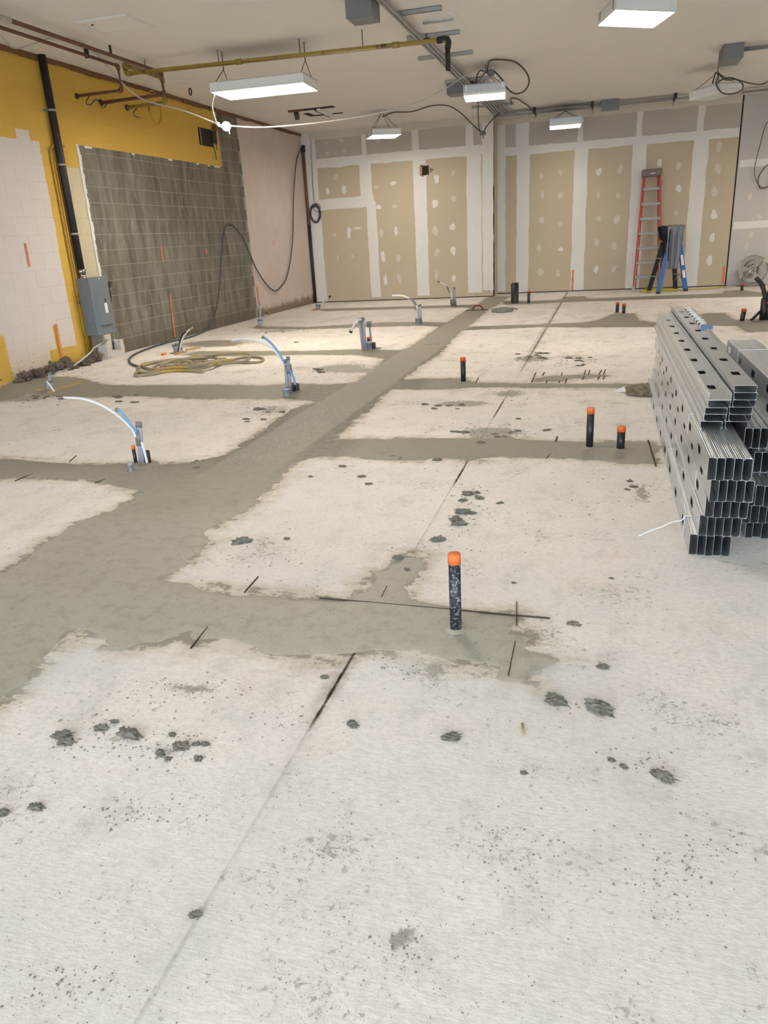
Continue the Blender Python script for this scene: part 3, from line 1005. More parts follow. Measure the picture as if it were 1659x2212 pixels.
def compound(parent, x0, x1, z0, z1, Yp, mat='mud_white', vert=True, amp=0.022):
    """ragged strip of joint compound"""
    n = max(4, int((z1 - z0 if vert else x1 - x0) / 0.06))
    m = MB()
    A, B_ = [], []
    s1, s2 = random.random() * 90, random.random() * 90
    for i in range(n + 1):
        t = i / n
        e1 = amp * 2 * float(fbm(np.array(s1 + t * n * 0.06), np.array(0.5), 3.5, 4, 0.7))
        e2 = amp * 2 * float(fbm(np.array(s2 + t * n * 0.06), np.array(2.5), 3.5, 4, 0.7))
        if vert:
            z = z0 + (z1 - z0) * t
            A.append((x0 + e1, Yp - 0.0015, z))
            B_.append((x1 + e2, Yp - 0.0015, z))
        else:
            x = x0 + (x1 - x0) * t
            A.append((x, Yp - 0.002, z1 + e1))
            B_.append((x, Yp - 0.002, z0 + e2))
    k = n + 1
    m.add(A + B_, [(i, i + 1, k + i + 1, k + i) for i in range(n)])
    # feathered rim back to the board so the strip has thickness
    A2 = [(q[0] - (0.01 if vert else 0), Yp + 0.0005, q[2] + (0 if vert else 0.01)) for q in A]
    B2 = [(q[0] + (0.01 if vert else 0), Yp + 0.0005, q[2] - (0 if vert else 0.01)) for q in B_]
    m.add(A + A2, [(i, k + i, k + i + 1, i + 1) for i in range(n)])
    m.add(B_ + B2, [(i, i + 1, k + i + 1, k + i) for i in range(n)])
    o = m.build('joint_compound', mat, parent)
    return o


def patch(parent, x, z, Yp, w, h, mat='mud_white'):
    w, h = w * 0.82, h * 0.82
    m = MB()
    n = 14
    s1 = random.random() * 90
    ring, rim = [], []
    tilt = random.uniform(-0.4, 0.4)
    for k in range(n):
        a = 2 * math.pi * k / n
        r_ = 1 + 1.3 * float(fbm(np.array(s1 + math.cos(a)), np.array(s1 + math.sin(a)), 1.6, 3, 0.7))
        dx, dz = math.cos(a) * w / 2 * r_, math.sin(a) * h / 2 * r_
        dx += tilt * dz * 0.5
        ring.append((x + dx, Yp - 0.0012, z + dz))
        rim.append((x + dx * 1.12, Yp + 0.0005, z + dz * 1.12))
    m.add([(x, Yp - 0.0018, z)] + ring + rim, [(0, 1 + (k + 1) % n, 1 + k) for k in range(n)] + [(1 + k, 1 + (k + 1) % n, 1 + n + (k + 1) % n, 1 + n + k) for k in range(n)])
    return m.build('screw_patch', mat, parent)


# left run
hole = (-3.99, -3.73, 2.61, 2.80)
for x0, x1 in ((XL, -6.37), (-6.37, -5.17), (-5.17, -3.99), (-3.99, -2.78), (-2.78, XJ)):
    if x0 == -6.37:
        board(WB1, x0, x1, 0.0, 2.16, YB1, 'board_tan')
        board(WB1, x0, x1, 2.16, 3.03, YB1, 'board_tan')
    else:
        board(WB1, x0, x1, 0.0, 3.03, YB1, 'board_tan', (-3.985, -3.73, 2.61, 2.80) if x0 == -3.99 else None)
for x0, x1 in ((XL, -5.22), (-5.22, -4.06), (-4.06, -2.9), (-2.9, XJ)):
    board(WB1, x0, x1, 3.03, ZC, YB1, 'board_grey')
compound(WB1, XL, -6.36, 0, ZC, YB1)
compound(WB1, -5.36, -5.10, 2.17, 3.05, YB1)
compound(WB1, -5.24, -5.03, 0.08, 2.165, YB1)
compound(WB1, -4.13, -3.86, 0.08, 2.60, YB1)
compound(WB1, -4.13, -3.99, 2.60, 2.82, YB1)
compound(WB1, -4.13, -3.86, 2.82, 3.05, YB1)
compound(WB1, -2.95, -2.65, 0.1, 3.05, YB1)
compound(WB1, -2.61, XJ, 0.15, ZC, YB1)
compound(WB1, -6.4, XJ - 0.05, 2.93, 3.11, YB1, vert=False)
compound(WB1, -6.4, -5.06, 2.06, 2.27, YB1, vert=False)
compound(WB1, -6.5, XJ, 3.52, ZC - 0.002, YB1, 'mud_thin', vert=False)
for xc, w in ((-5.22, 0.10), (-4.06, 0.14), (-2.88, 0.14)):
    compound(WB1, xc - w / 2, xc + w / 2, 3.08, ZC, YB1)
for x, z, w, h in ((-5.92, 2.72, .12, .16), (-6.15, 2.44, .10, .16), (-5.75, 2.44, .12, .18), (-5.70, 1.52, .10, .30), (-5.5, 1.62, .22, .05), (-6.05, 1.5, .12, .08), (-6.02, 1.0, .05, .12), (-5.66, 1.02, .06, .10),
                   (-4.97, 2.45, .13, .10), (-4.60, 2.5, .16, .09), (-4.95, 2.02, .14, .10), (-4.59, 2.02, .16, .10), (-4.93, 1.50, .11, .20), (-4.58, 1.50, .10, .22), (-4.92, 0.96, .10, .30), (-4.56, 0.92, .10, .20),
                   (-4.88, 0.46, .10, .26), (-4.57, 0.48, .11, .24), (-3.62, 2.52, .13, .2), (-3.25, 2.6, .05, .14), (-3.66, 2.02, .18, .16), (-3.25, 2.1, .13, .12), (-3.68, 1.46, .13, .20), (-3.28, 1.52, .13, .17),
                   (-3.66, 1.0, .13, .18), (-3.28, 1.03, .11, .2), (-3.68, 0.52, .11, .24), (-3.28, 0.42, .10, .18), (-6.1, 3.42, .12, .06), (-5.75, 3.45, .14, .08), (-6.08, 3.22, .12, .08), (-5.7, 3.23, .1, .08), (-4.9, 3.36, .14, .08), (-4.5, 3.38, .12, .07)):
    patch(WB1, x, z, YB1, w, h, 'mud_thin' if z > 3.1 or w < .07 or random.random() < 0.4 else 'mud_white')
# studs and dark behind the broken opening
WH = MB()
for xx in (-3.955, -3.765):
    WH.box((xx - 0.02, YB1 + 0.006, 2.58), (xx + 0.02, YB1 + 0.012, 2.83))
WH.build('framing', 'wood_raw', WB1)
for k in range(9):
    a = 2 * math.pi * k / 9
    x, z = -3.86 + math.cos(a) * 0.15, 2.705 + math.sin(a) * 0.115
    MB().box((x - 0.03, YB1 - 0.004, z - 0.012), (x + 0.03, YB1 + 0.004, z + 0.016), Matrix.Rotation(a * 1.7, 3, 'Y'), (x, YB1, z)).build('broken_edge', 'mud_thin' if k % 3 else 'wood_brown', WB1)
# right run
for x0, x1 in ((XJ, -1.82), (-1.82, -0.6), (-0.6, 0.6), (0.6, 1.8), (1.8, 2.505)):
    board(WB2, x0, x1, 0.0, 3.0, YB2, 'board_tan')
for x0, x1 in ((XJ, -1.78), (-1.78, -0.63), (-0.63, 0.56), (0.56, 1.75), (1.75, 2.505)):
    board(WB2, x0, x1, 3.0, ZC, YB2, 'board_grey')
for x0, x1, z0, z1, w in ((XJ, -2.22, 0.05, ZC, 0), (-1.96, -1.69, 0.02, 3.0, 0), (-0.73, -0.46, 0.02, 3.0, 0), (0.46, 0.73, 0.02, 3.0, 0), (1.65, 1.93, 0.02, 3.0, 0), (-1.98, -1.72, 3.05, ZC, 0),
                          (-0.68, -0.58, 3.05, ZC, 0), (0.51, 0.61, 3.05, ZC, 0), (1.69, 1.81, 3.05, ZC, 0)):
    compound(WB2, x0, x1, z0, z1, YB2)
compound(WB2, XJ, 2.5, 2.92, 3.07, YB2, vert=False)
compound(WB2, XJ, 2.5, 3.54, ZC - 0.002, YB2, 'mud_thin', vert=False)
for bx in (-1.21, 0.0, 1.2):
    for zz in (0.45, 0.98, 1.50, 2.02, 2.5):
        for dx in (-0.2, 0.2):
            if bx == 1.2 and (dx < 0 and zz < 2.3):
                continue
            patch(WB2, bx + dx + random.uniform(-.03, .03), zz + random.uniform(-.07, .07), YB2, random.uniform(.09, .14), random.uniform(.12, .22), 'mud_thin' if random.random() < 0.55 else 'mud_white')
for zz in (0.55, 1.0, 1.45, 1.9, 2.35, 2.75):
    patch(WB2, 2.15 + random.uniform(-.04, .04), zz, YB2, .12, .22, 'mud_thin' if zz > 1.6 else 'mud_white')
# jog face corner bead
streak(WB1, [(XJ - 0.03, YB1 - 0.001, 0.1), (XJ - 0.03, YB1 - 0.001, 1.8), (XJ - 0.03, YB1 - 0.001, 3.5)], 0.04, 'mud_white', 'y', 'corner_bead')
# grey boards past the dark gap, laid sideways
for z0, z1 in ((0.0, 1.22), (1.22, 2.43), (2.43, ZC)):
    board(WB2, 2.53, 4.97, z0, z1, YB2 + 0.002, 'board_blue_grey')
    board(WB2, 4.98, XR, z0, z1, YB2 + 0.002, 'board_blue_grey')
for z0, z1 in ((1.15, 1.28), (2.34, 2.46)):
    compound(WB2, 2.56, 5.0, z0, z1, YB2 + 0.002, vert=False)
for q in ((1632, 400), (1620, 425), (1640, 470), (1622, 508), (1625, 480), (1613, 533), (1655, 565)):
    P_ = wy(*q, YB2)
    patch(WB2, P_[0], P_[2], YB2 + 0.002, .11, .16, 'mud_thin')
for q0, q1 in (((1238, 583), (1236, 628)), ((1564, 574), (1561, 613))):
    a, b_ = wy(*q0, YB2), wy(*q1, YB2)
    streak(WB2, [a, (a + b_) / 2, b_], 0.05, 'spray_orange', 'y')
# thin dark base line under the boards
MB().box((XL, YB1 - 0.006, 0.0), (XJ, YB1 + 0.01, 0.02)).build('base_gap', 'saw_cut', WB1)
MB().box((XJ, YB2 - 0.006, 0.0), (2.5, YB2 + 0.01, 0.02)).build('base_gap', 'saw_cut', WB2)

# ------------------------------------------------------------------ steel studs
SL, SW, SF = 3.66, 0.092, 0.0318


def stud_mesh(SL=SL):
    """C-section along +Y: web in the YZ plane at x=0 (height SW), flanges to +X with lips; punched slots in the web"""
    bm = bmesh.new()

    def quad(pts):
        bm.faces.new([bm.verts.new(p) for p in pts])
    holes = [0.30 + 0.406 * k for k in range(9) if 0.30 + 0.406 * k < SL - 0.1]
    hw, hl = 0.019, 0.05
    y = 0.0
    zc = SW / 2
    for hy in holes:
        y0, y1 = hy - hl - 0.012, hy + hl + 0.012
        if y0 > y:
            quad([(0, y, 0), (0, y0, 0), (0, y0, SW), (0, y, SW)])
        # ring of the slot
        n = 12
        ring = []
        for k in range(n):
            a = 2 * math.pi * (k + 0.5) / n
            cy = hy + (hl - hw) * (1 if math.cos(a) > 0 else -1)
            ring.append((0, cy + math.cos(a) * hw, zc + math.sin(a) * hw))
        rv = [bm.verts.new(p) for p in ring]
        co = [bm.verts.new(p) for p in ((0, y1, SW), (0, y0, SW), (0, y0, 0), (0, y1, 0))]
        for q in range(4):
            seg = [rv[(q * 3 + j) % n] for j in range(3)]
            nxt = rv[(q * 3 + 3) % n]
            bm.faces.new([co[q]] + seg[::-1])
            bm.faces.new([co[q], seg[2], nxt, co[(q + 1) % 4]][::-1])
        y = y1
    quad([(0, y, 0), (0, SL, 0), (0, SL, SW), (0, y, SW)])
    for z, s_ in ((0, 1), (SW, -1)):
        quad([(0, 0, z), (SF - 0.0006, 0, z), (SF - 0.0006, SL, z), (0, SL, z)])
        quad([(SF - 0.0006, 0, z), (SF - 0.0006, 0, z + s_ * 0.007), (SF - 0.0006, SL, z + s_ * 0.007), (SF - 0.0006, SL, z)])
        for xx in (0.008, 0.017, 0.024):
            zz = z - s_ * 0.0004
            quad([(xx, 0, zz), (xx + 0.0016, 0, zz - s_ * 0.0004), (xx + 0.0016, SL, zz - s_ * 0.0004), (xx, SL, zz)])
    bmesh.ops.remove_doubles(bm, verts=bm.verts[:], dist=1e-5)
    bmesh.ops.recalc_face_normals(bm, faces=bm.faces[:])
    bmesh.ops.solidify(bm, geom=bm.faces[:], thickness=0.0009)
    me_ = bpy.data.meshes.new('steel_stud')
    bm.to_mesh(me_)
    bm.free()
    me_.materials.append(MATS['galvanised'])
    return me_


STUD = stud_mesh()
SHORT_STUD = stud_mesh(2.44)


def place_stud(x, y, z, label, group, mode='up', rz=0.0, mesh=None):
    o = bpy.data.objects.new('steel_stud', mesh or STUD)
    COL.objects.link(o)
    if mode == 'up':            # web standing, on the -X side
        o.location = (x, y, z)
        o.rotation_euler = (0, 0, rz)
    elif mode == 'flat_up':     # web on top, flanges down
        o.location = (x, y, z + SF)
        o.rotation_euler = (0, math.radians(90), rz)
    else:                       # web at the bottom, flanges up
        o.location = (x + SW, y, z)
        o.rotation_euler = (0, math.radians(-90), rz)
    tag(o, label, 'steel stud', group)
    return o


ROW_NAMES = ['bottom', 'second', 'third', 'fourth', 'fifth']
ends = [(1487, 1197), (1507.5, 1156), (1521.5, 1116), (1531, 1082), (1526, 1036)]
STK = []
for k, q in enumerate(ends):
    z = 0.001 + k * (SW + 0.0012)
    P_ = fl(*q, z=z)
    STK.append(P_)
    for j in range(5):
        place_stud(P_[0] + j * SF + 0.0006 * j, P_[1] + random.uniform(-.006, .006), z, ('steel stud on edge, %s row of the pile capped with flat studs' if j else 'end stud with punched web showing, %s row of the pile capped with flat studs') % ROW_NAMES[k], ('%s row of studs under the flat ones' % ROW_NAMES[k]) if j else None, 'up', random.uniform(-.0006, .0006))
for k, P_ in enumerate(STK):
    # last stud of each row is turned over and nested, so its web closes the row
    o = place_stud(0, 0, 0, 'turned-over stud closing the %s row of the pile capped with flat studs' % ROW_NAMES[k], None)
    z = 0.001 + k * (SW + 0.0012)
    o.scale = (1, 1, 0.972)
    o.rotation_euler = (0, math.pi, 0)
    o.location = (P_[0] + 5 * SF + 0.0046, P_[1] + random.uniform(-.004, .004), z + SW * 0.986)
zt = 0.001 + 5 * (SW + 0.0012)
# flat columns on top
fa = fl(1512.5, 924, z=zt)
fb = fl(1566, 925, z=zt)
offs = [0, 0.012, 0.012, 0.022, 0.024, 0.02]
for k in range(5):
    place_stud(fa[0] + offs[k], fa[1] + (0.0 if k < 2 else -0.02) + random.uniform(-.008, .008), zt + k * (SF + 0.0012), 'galvanised steel stud lying flat in the lower five-high column on the pile' if k < 4 else 'steel stud lying open side up, topping the five-high flat column',
               'flat studs in the five-high column' if k < 4 else None, 'flat_up' if k < 4 else 'flat_open')
for k in range(6):
    place_stud(fb[0] + offs[k], fb[1] + random.uniform(-.008, .008), zt + k * (SF + 0.0012), 'galvanised steel stud lying flat in the six-high column on the pile' if k < 5 else 'steel stud lying flat with punched web on top of the six-high column',
               'flat studs in the six-high column' if k < 5 else None, 'flat_up')
# neighbouring pile cut by the frame
R_ends = [(1608, 1160, 4), (1602, 1128, 5), (1612, 1093, 5), (1626, 1020.5, 6), (1606, 968, 7)]
RST = []
xr0 = max(p_[0] + 5 * (SF + 0.0008) for p_ in STK) + 0.02
for k, (u_, v_, n_) in enumerate(R_ends):
    z = 0.001 + k * (SW + 0.0012)
    P_ = fl(u_, v_, z=z)
    x0 = max(P_[0], STK[k][0] + 5 * (SF + 0.0008) + 0.004)
    P_ = np.array([x0, P_[1], z])
    RST.append(P_)
    for j in range(8):
        place_stud(x0 + j * (SF + 0.0006), P_[1] + random.uniform(-.01, .01), z, 'steel stud on edge, %s row of the pile topped by shifted bundles' % ROW_NAMES[k], '%s row of studs under the shifted bundles' % ROW_NAMES[k])
zt2 = 0.001 + 5 * (SW + 0.0012)
far = fl(1572, 735, z=zt2 + 2 * SW)
T0 = (far[0], far[1] - 2.44)
for k in range(2):
    for j in range(5):
        place_stud(T0[0] + 0.012 * (1 - k) + j * (SF + 0.0006), T0[1] + random.uniform(-.01, .01), zt2 + k * (SW + 0.0012), 'galvanised steel stud on edge in the %s of the two shifted bundles' % ('lower' if k == 0 else 'upper'), '%s shifted bundle of studs' % ('lower' if k == 0 else 'upper'), mesh=SHORT_STUD)
# single stud on the floor past the piles
P_ = fl(1640, 1197, z=0)
place_stud(max(P_[0] + 0.02, RST[0][0] + 8 * (SF + 0.0006) + 0.01), P_[1], 0.001, 'galvanised steel stud alone on the slab beside the shifted bundles', None, 'flat_open', 0.0)

# short slotted strip on the flat studs
A_ = fl(1532, 708, z=zt + 6 * (SF + 0.0012) + 0.003)
S_ = thing('slotted_strip', (A_[0], A_[1], A_[2]), 'short slotted steel strip with square holes lying on the flat studs', 'steel strip')
m_ = MB()
w0, ln = 0.06, 1.3
x0, y0, z0 = A_[0] - w0 / 2 - 0.02, A_[1], A_[2] - 0.0016
m_.box((x0, y0, z0), (x0 + 0.010, y0 + ln, z0 + 0.012)).box((x0 + w0 - 0.010, y0, z0), (x0 + w0, y0 + ln, z0 + 0.012))
for k in range(9):
    m_.box((x0, y0 + k * ln / 8 - 0.03, z0), (x0 + w0, y0 + k * ln / 8 + 0.03, z0 + 0.012))
m_.build('strip', 'strap_white', S_)
MB().box((x0 - 0.004, y0 - 0.07, z0), (x0 + w0 + 0.004, y0 - 0.025, z0 + 0.028)).build('folded_end', 'steel_blue', S_)


# plastic banding
def strap(x0, x1, y, z0, z1, label, tail=None, group=None):
    e = 0.003
    t = thing('strap', (x0, y, z0), label, 'strap', group)
    m = MB()
    vs_ = []
    for d in (0.0, 0.0016):
        for yy in (y - 0.0035, y + 0.0035):
            vs_ += [(x0 - e - d, yy, z0 - 0.0004 - d * 0.2), (x1 + e + d, yy, z0 - 0.0004 - d * 0.2), (x1 + e + d, yy, z1 + e + d), (x0 - e - d, yy, z1 + e + d)]
    fs_ = []
    for i in range(4):
        j = (i + 1) % 4
        fs_ += [(i, j, 4 + j, 4 + i), (8 + i, 12 + i, 12 + j, 8 + j), (i, 8 + i, 8 + j, j), (4 + i, 4 + j, 12 + j, 12 + i)]
    m.add(vs_, fs_)
    m.build('band', 'strap_white', t)
    if tail:
        MB().tube(tail, 0.0028, 5, 5).build('tail', 'strap_white', t)
    return t


def side_band(k, y, label, **kw):
    P_ = STK[k]
    z0 = 0.001 + k * (SW + 0.0012)
    strap(P_[0], P_[0] + 5 * (SF + 0.0007), y, z0 + 0.0006, z0 + SW, label, **kw)


b0 = STK[0]
tail = [(b0[0] - 0.004, b0[1] + 0.22, 0.094), fl(1472, 1124, z=0.075), fl(1450, 1128, z=0.06), fl(1430, 1138, z=0.028), fl(1405, 1146, z=0.012), fl(1381, 1157, z=0.004)]
side_band(0, b0[1] + 0.22, 'white plastic strap with a loose tail round the bottom studs', tail=tail)
side_band(0, b0[1] + 1.35, 'white plastic strap across the middle of the bottom studs')
side_band(0, b0[1] + 2.5, 'white plastic strap near the back end of the bottom studs')
side_band(2, STK[2][1] + 0.35, 'white plastic strap round the third row of studs')
side_band(4, STK[4][1] + 0.75, 'white plastic strap round the fifth row, just under the flat studs')
tw = 5 * (SF + 0.0006)
strap(T0[0], T0[0] + tw, T0[1] + 1.0, zt2 + SW + 0.002, zt2 + 2 * SW + 0.002, 'white plastic strap with a raised end round the upper shifted bundle', tail=[(T0[0], T0[1] + 1.0, zt2 + 2 * SW + 0.004), (T0[0] - 0.02, T0[1] + 0.92, zt2 + 2 * SW + 0.03), (T0[0] + 0.03, T0[1] + 0.84, zt2 + 2 * SW + 0.05), (T0[0] + 0.09, T0[1] + 0.80, zt2 + 2 * SW + 0.045)])
strap(T0[0], T0[0] + tw, T0[1] + 2.0, zt2 + SW + 0.002, zt2 + 2 * SW + 0.002, 'white plastic strap at the far end of the upper shifted bundle')
strap(T0[0] + 0.012, T0[0] + 0.012 + tw, T0[1] + 0.75, zt2 + 0.001, zt2 + SW, 'white plastic strap round the lower shifted bundle')


# ------------------------------------------------------------------ drain pipes
def drain_pipe(q, h, r, label, cap='cap_orange', mat='abs_black', lean=(0, 0), group=None, open_=False):
    P_ = fl(*q)
    t = thing('drain_pipe', (P_[0], P_[1], 0), label, 'pipe', group)
    top = np.array([P_[0] + lean[0] * h, P_[1] + lean[1] * h, h])
    bot = np.array([P_[0], P_[1], -0.02])
    if open_:
        m = MB()
        ax = Vector(top - bot)
        m.lathe(bot, [(r, 0), (r, ax.length), (r * 0.86, ax.length), (r * 0.86, ax.length - 0.05), (0.0005, ax.length - 0.05)], 18, ax)
        m.build('pipe', mat, t)
    else:
        capb = top - (top - bot) / np.linalg.norm(top - bot) * min(0.035, h * 0.2)
        MB().tube([bot, capb], r, 20).build('pipe', mat, t)
        ax = Vector(top - bot).normalized()
        ch = (Vector(top) - Vector(capb)).length
        MB().lathe(capb, [(r * 1.0, -0.002), (r * 1.09, -0.002), (r * 1.09, ch - 0.004), (r * 1.03, ch), (0.0005, ch)], 20, ax).build('cap', cap, t)
    # collar of slumped concrete at the foot
    m = MB()
    n = 18
    m.lathe((P_[0], P_[1], 0.001), [(r * 0.95, 0.012), (r * 1.25, 0.010), (r * 1.7, 0.005), (r * 2.3, 0.0005)], n)
    m.build('collar', 'fresh_concrete', t)
    return t


def hpx(q, top):
    """height of the point straight above floor pixel q that shows at pixel top"""
    P_ = fl(*q)
    return float(wy(*top, P_[1])[2])


drain_pipe((985, 1362), hpx((985, 1362), (985, 1196)), 0.0215, 'tall splashed black drain pipe with bright orange cap in the branch with crossing saw cuts', mat='abs_splashed')
drain_pipe((1273, 968), hpx((1273, 968), (1274, 881)), 0.023, 'black drain pipe with orange cap, taller of the two near the stud pile')
drain_pipe((1340, 972), hpx((1340, 972), (1340, 921)), 0.025, 'black drain pipe with worn orange cap, shorter of the two near the stud pile')
drain_pipe((1001, 826), hpx((1001, 826), (1001, 772)), 0.025, 'black drain pipe with orange cap standing in the narrow trench with ladder-like saw cuts', cap='cap_red')
drain_pipe((1333, 676), hpx((1333, 676), (1333, 653)), 0.028, 'short black pipe with red cap, one of a close pair in the wide patch', cap='cap_red', group='close pair of short capped pipes')
drain_pipe((1347, 678), hpx((1347, 678), (1347, 656)), 0.028, 'short black pipe with red cap, one of a close pair in the wide patch', cap='cap_red', group='close pair of short capped pipes')
drain_pipe((1474, 696), hpx((1474, 696), (1474, 672)), 0.032, 'short black pipe with red cap standing just behind the tall stud pile', cap='cap_red')
drain_pipe((1602, 695), hpx((1602, 695), (1605, 667)), 0.032, 'leaning black pipe with red cap beside the bent black pipe', cap='cap_red', lean=(0.1, 0))
drain_pipe((1602, 629), hpx((1602, 629), (1601, 613)), 0.028, 'short pipe with pale banded cap in front of the steel reel', cap='cap_red')
drain_pipe((1113, 656), hpx((1113, 656), (1112, 611)), 0.065, 'thick black vent pipe with open top near the wall corner', open_=True)
drain_pipe((1107, 655.5), hpx((1107, 656), (1106, 614)), 0.030, 'slim black pipe tight against the thick vent pipe', cap='abs_black')
drain_pipe((1142, 656), hpx((1142, 656), (1142, 628)), 0.028, 'slim splashed pipe with red cap beside the thick vent pipe', cap='cap_red', mat='abs_splashed')

# bent black water pipe by the frame edge
P_ = fl(1645, 692)
t_ = thing('bent_black_pipe', (P_[0], P_[1], 0), 'bent black plastic pipe rising out of the patch beside the leaning pipe', 'pipe')
pts = [(P_[0], P_[1], -0.02)] + PP([(1650, 672, P_[1]), (1653, 650, P_[1]), (1650, 628, P_[1]), (1643, 611, P_[1]), (1633, 600, P_[1])])
MB().tube(pts, 0.03, 10, 6).build('pipe', 'cable_black', t_)
MB().tube([pts[0], wy(1652, 668, P_[1]), wy(1659, 640, P_[1]), wy(1666, 615, P_[1])], 0.025, 10, 6).build('second_pipe', 'cable_black', t_)
MB().tube([(P_[0] + 0.02, P_[1], -0.02), (P_[0] + 0.02, P_[1], 0.3)], 0.055, 14).build('sleeve', 'abs_black', t_)
MB().tube([(P_[0] - 0.14, P_[1] - 0.02, 0.0), (P_[0] - 0.03, P_[1], 0.12)], 0.02, 8).build('brace', 'abs_black', t_)
drain_pipe((1659, 693), 0.26, 0.035, 'black pipe with red cap tight behind the bent black pipe', cap='cap_red')


# ------------------------------------------------------------------ water and power stub-ups
def stub(q, label, conduits, tubes, tape=None, cap=None, group=None, extra=None):
    """everything is laid out in the vertical plane through the foot of the bundle"""
    P_ = fl(*q)
    Y = P_[1]
    t = thing('stub_up', (P_[0], Y, 0), label, 'conduit stub', group)
    for (pts, r) in conduits:
        p3 = PP([(a, b_, Y) for a, b_ in pts])
        p3[0] = np.array([p3[0][0], Y, -0.02])
        m = MB().tube(p3, r, 12)
        c = m.build('conduit', 'conduit_plastic', t)
        d = p3[-1] - p3[-2]
        MB().lathe(p3[-1], [(r * 1.02, -0.03), (r * 1.1, -0.03), (r * 1.1, 0.004), (0.0005, 0.004)], 12, d).build('taped_end', 'tape_grey', c)
    if tape:
        p3 = PP([(a, b_, Y) for a, b_ in tape[0]])
        m = MB().tube(p3, [tape[1] * (0.85 + 0.3 * random.random()) for _ in p3], 10)
        m.build('tape_wrap', 'tape_grey', t)
    for (pts, r, mat, endmat) in tubes:
        p3 = [wy(a, b_, Y - 0.03) for a, b_ in pts]
        c = MB().tube(p3, r, 8, 6).build('water_tube', mat, t)
        if endmat:
            MB().tube([p3[-1] + (p3[-1] - p3[-2]) * 0.05, p3[-1] - (p3[-1] - p3[-2]) * 0.35], r * 1.5, 8).build('tube_end', endmat, c)
    if cap:
        a, b_, r, h = cap
        c = fl(a, b_)
        MB().lathe((c[0], c[1], -0.01), [(r, 0), (r, h), (r * 1.08, h), (r * 1.08, h + 0.02), (0.0005, h + 0.02)], 14).build('stub_cap', 'conduit_plastic', t)
    m = MB().lathe((P_[0], Y, 0.0005), [(0.001, 0.02), (0.05, 0.016), (0.09, 0.006), (0.13, 0.0005)], 18)
    m.build('collar', 'fresh_concrete', t)
    return t


def side_pipe(q, top, r, label, cap, open_=False, mat='abs_black'):
    return drain_pipe(q, hpx(q, top), r, label, cap=cap or 'abs_black', open_=open_, mat=mat)


stub((302, 1006), 'taped grey conduit pair with long white tube, at the rough trench junction',
     [([(303, 1006), (297, 913)], 0.0125), ([(309, 1006), (302, 913)], 0.0125)],
     [([(318, 1000), (312, 975), (306, 955)], 0.009, 'pex_white', None), ([(296, 935), (280, 915), (262, 890), (251, 884)], 0.0085, 'pex_blue', 'tape_grey'),
      ([(294, 945), (284, 925), (256, 899), (220, 876), (180, 862), (138, 859)], 0.009, 'pex_white', None)],
     tape=([(298, 932), (300, 946), (302, 962)], 0.026), cap=(284, 1018, 0.018, 0.05))
side_pipe((294, 1002), (291, 962), 0.012, 'slim black pipe with orange cap behind the stub with the white tube', 'cap_orange')
side_pipe((318, 1003), (321, 975), 0.030, 'short open black pipe beside the stub with the long white tube', None, True)
stub((622, 850), 'taped grey conduit pair with blue and white tubes leaning over the coiled hose side',
     [([(622, 852), (616, 777)], 0.016), ([(628, 850), (622, 771)], 0.016)],
     [([(639, 832), (634, 815), (627, 800)], 0.011, 'pex_blue', None), ([(614, 785), (604, 765), (590, 746), (576, 733), (567, 728)], 0.011, 'pex_blue', 'tape_grey'),
      ([(613, 785), (600, 765), (585, 750), (560, 738), (530, 732), (500, 735)], 0.011, 'pex_white', None)],
     tape=([(622, 788), (624, 798), (626, 806)], 0.034), cap=(620, 856, 0.034, 0.07))
side_pipe((633, 848), (632, 826), 0.020, 'short black pipe with orange cap beside the blue-tubed conduit pair', 'cap_orange')
side_pipe((641, 846), (641, 829), 0.030, 'short open black pipe beside the blue-tubed conduit pair', None, True)
stub((787, 760), 'tall grey conduit pair with white tube drooping down, beside capped pipes',
     [([(785, 760), (777, 688)], 0.02), ([(790, 759), (784, 686)], 0.02)],
     [([(780, 690), (768, 697), (762, 708), (757, 718)], 0.015, 'pex_white', 'cable_black')],
     tape=([(778, 690), (779, 696)], 0.045), cap=(797, 757, 0.042, 0.10))
stub((804, 753), 'thin grey tube with taped top behind the tall conduit pair', [([(804, 753), (797, 695)], 0.014)], [], tape=([(797, 694), (798, 706)], 0.03))
side_pipe((799, 750), (797, 728), 0.035, 'black pipe with red cap behind the tall conduit pair', 'cap_red')
side_pipe((806, 755), (806, 740), 0.038, 'open black pipe beside the tall conduit pair', None, True)
stub((904, 700), 'grey conduit pair with arching white tube, midway to the drywall',
     [([(906, 700), (903, 660)], 0.022), ([(909, 699), (907, 658)], 0.022)],
     [([(903, 668), (896, 655), (884, 645), (868, 639), (847, 639)], 0.016, 'pex_white', None), ([(899, 660), (892, 650), (884, 644)], 0.02, 'tape_grey', None)],
     tape=([(900, 663), (901, 668)], 0.04), cap=(903, 701, 0.045, 0.10))
side_pipe((901, 697), (901, 686), 0.026, 'short red-capped pipe behind the stub with the arching tube', 'cap_red')
stub((979, 662), 'grey conduit with thin white tube at the drywall, near the wooden-handled float',
     [([(982, 662), (981, 621)], 0.022)],
     [([(977, 650), (974, 635), (967, 622), (958, 613), (946, 608)], 0.013, 'pex_white', 'tape_grey'), ([(972, 632), (968, 624), (965, 618)], 0.018, 'tape_grey', None)],
     tape=([(978, 646), (979, 652), (980, 661)], 0.055))
stub((688, 669), 'low grey conduit with white tube near the corner pipe of the drywall',
     [([(687, 669), (687, 658)], 0.05)], [([(694, 664), (697, 655), (704, 646), (714, 640)], 0.014, 'pex_white', 'cable_black')])
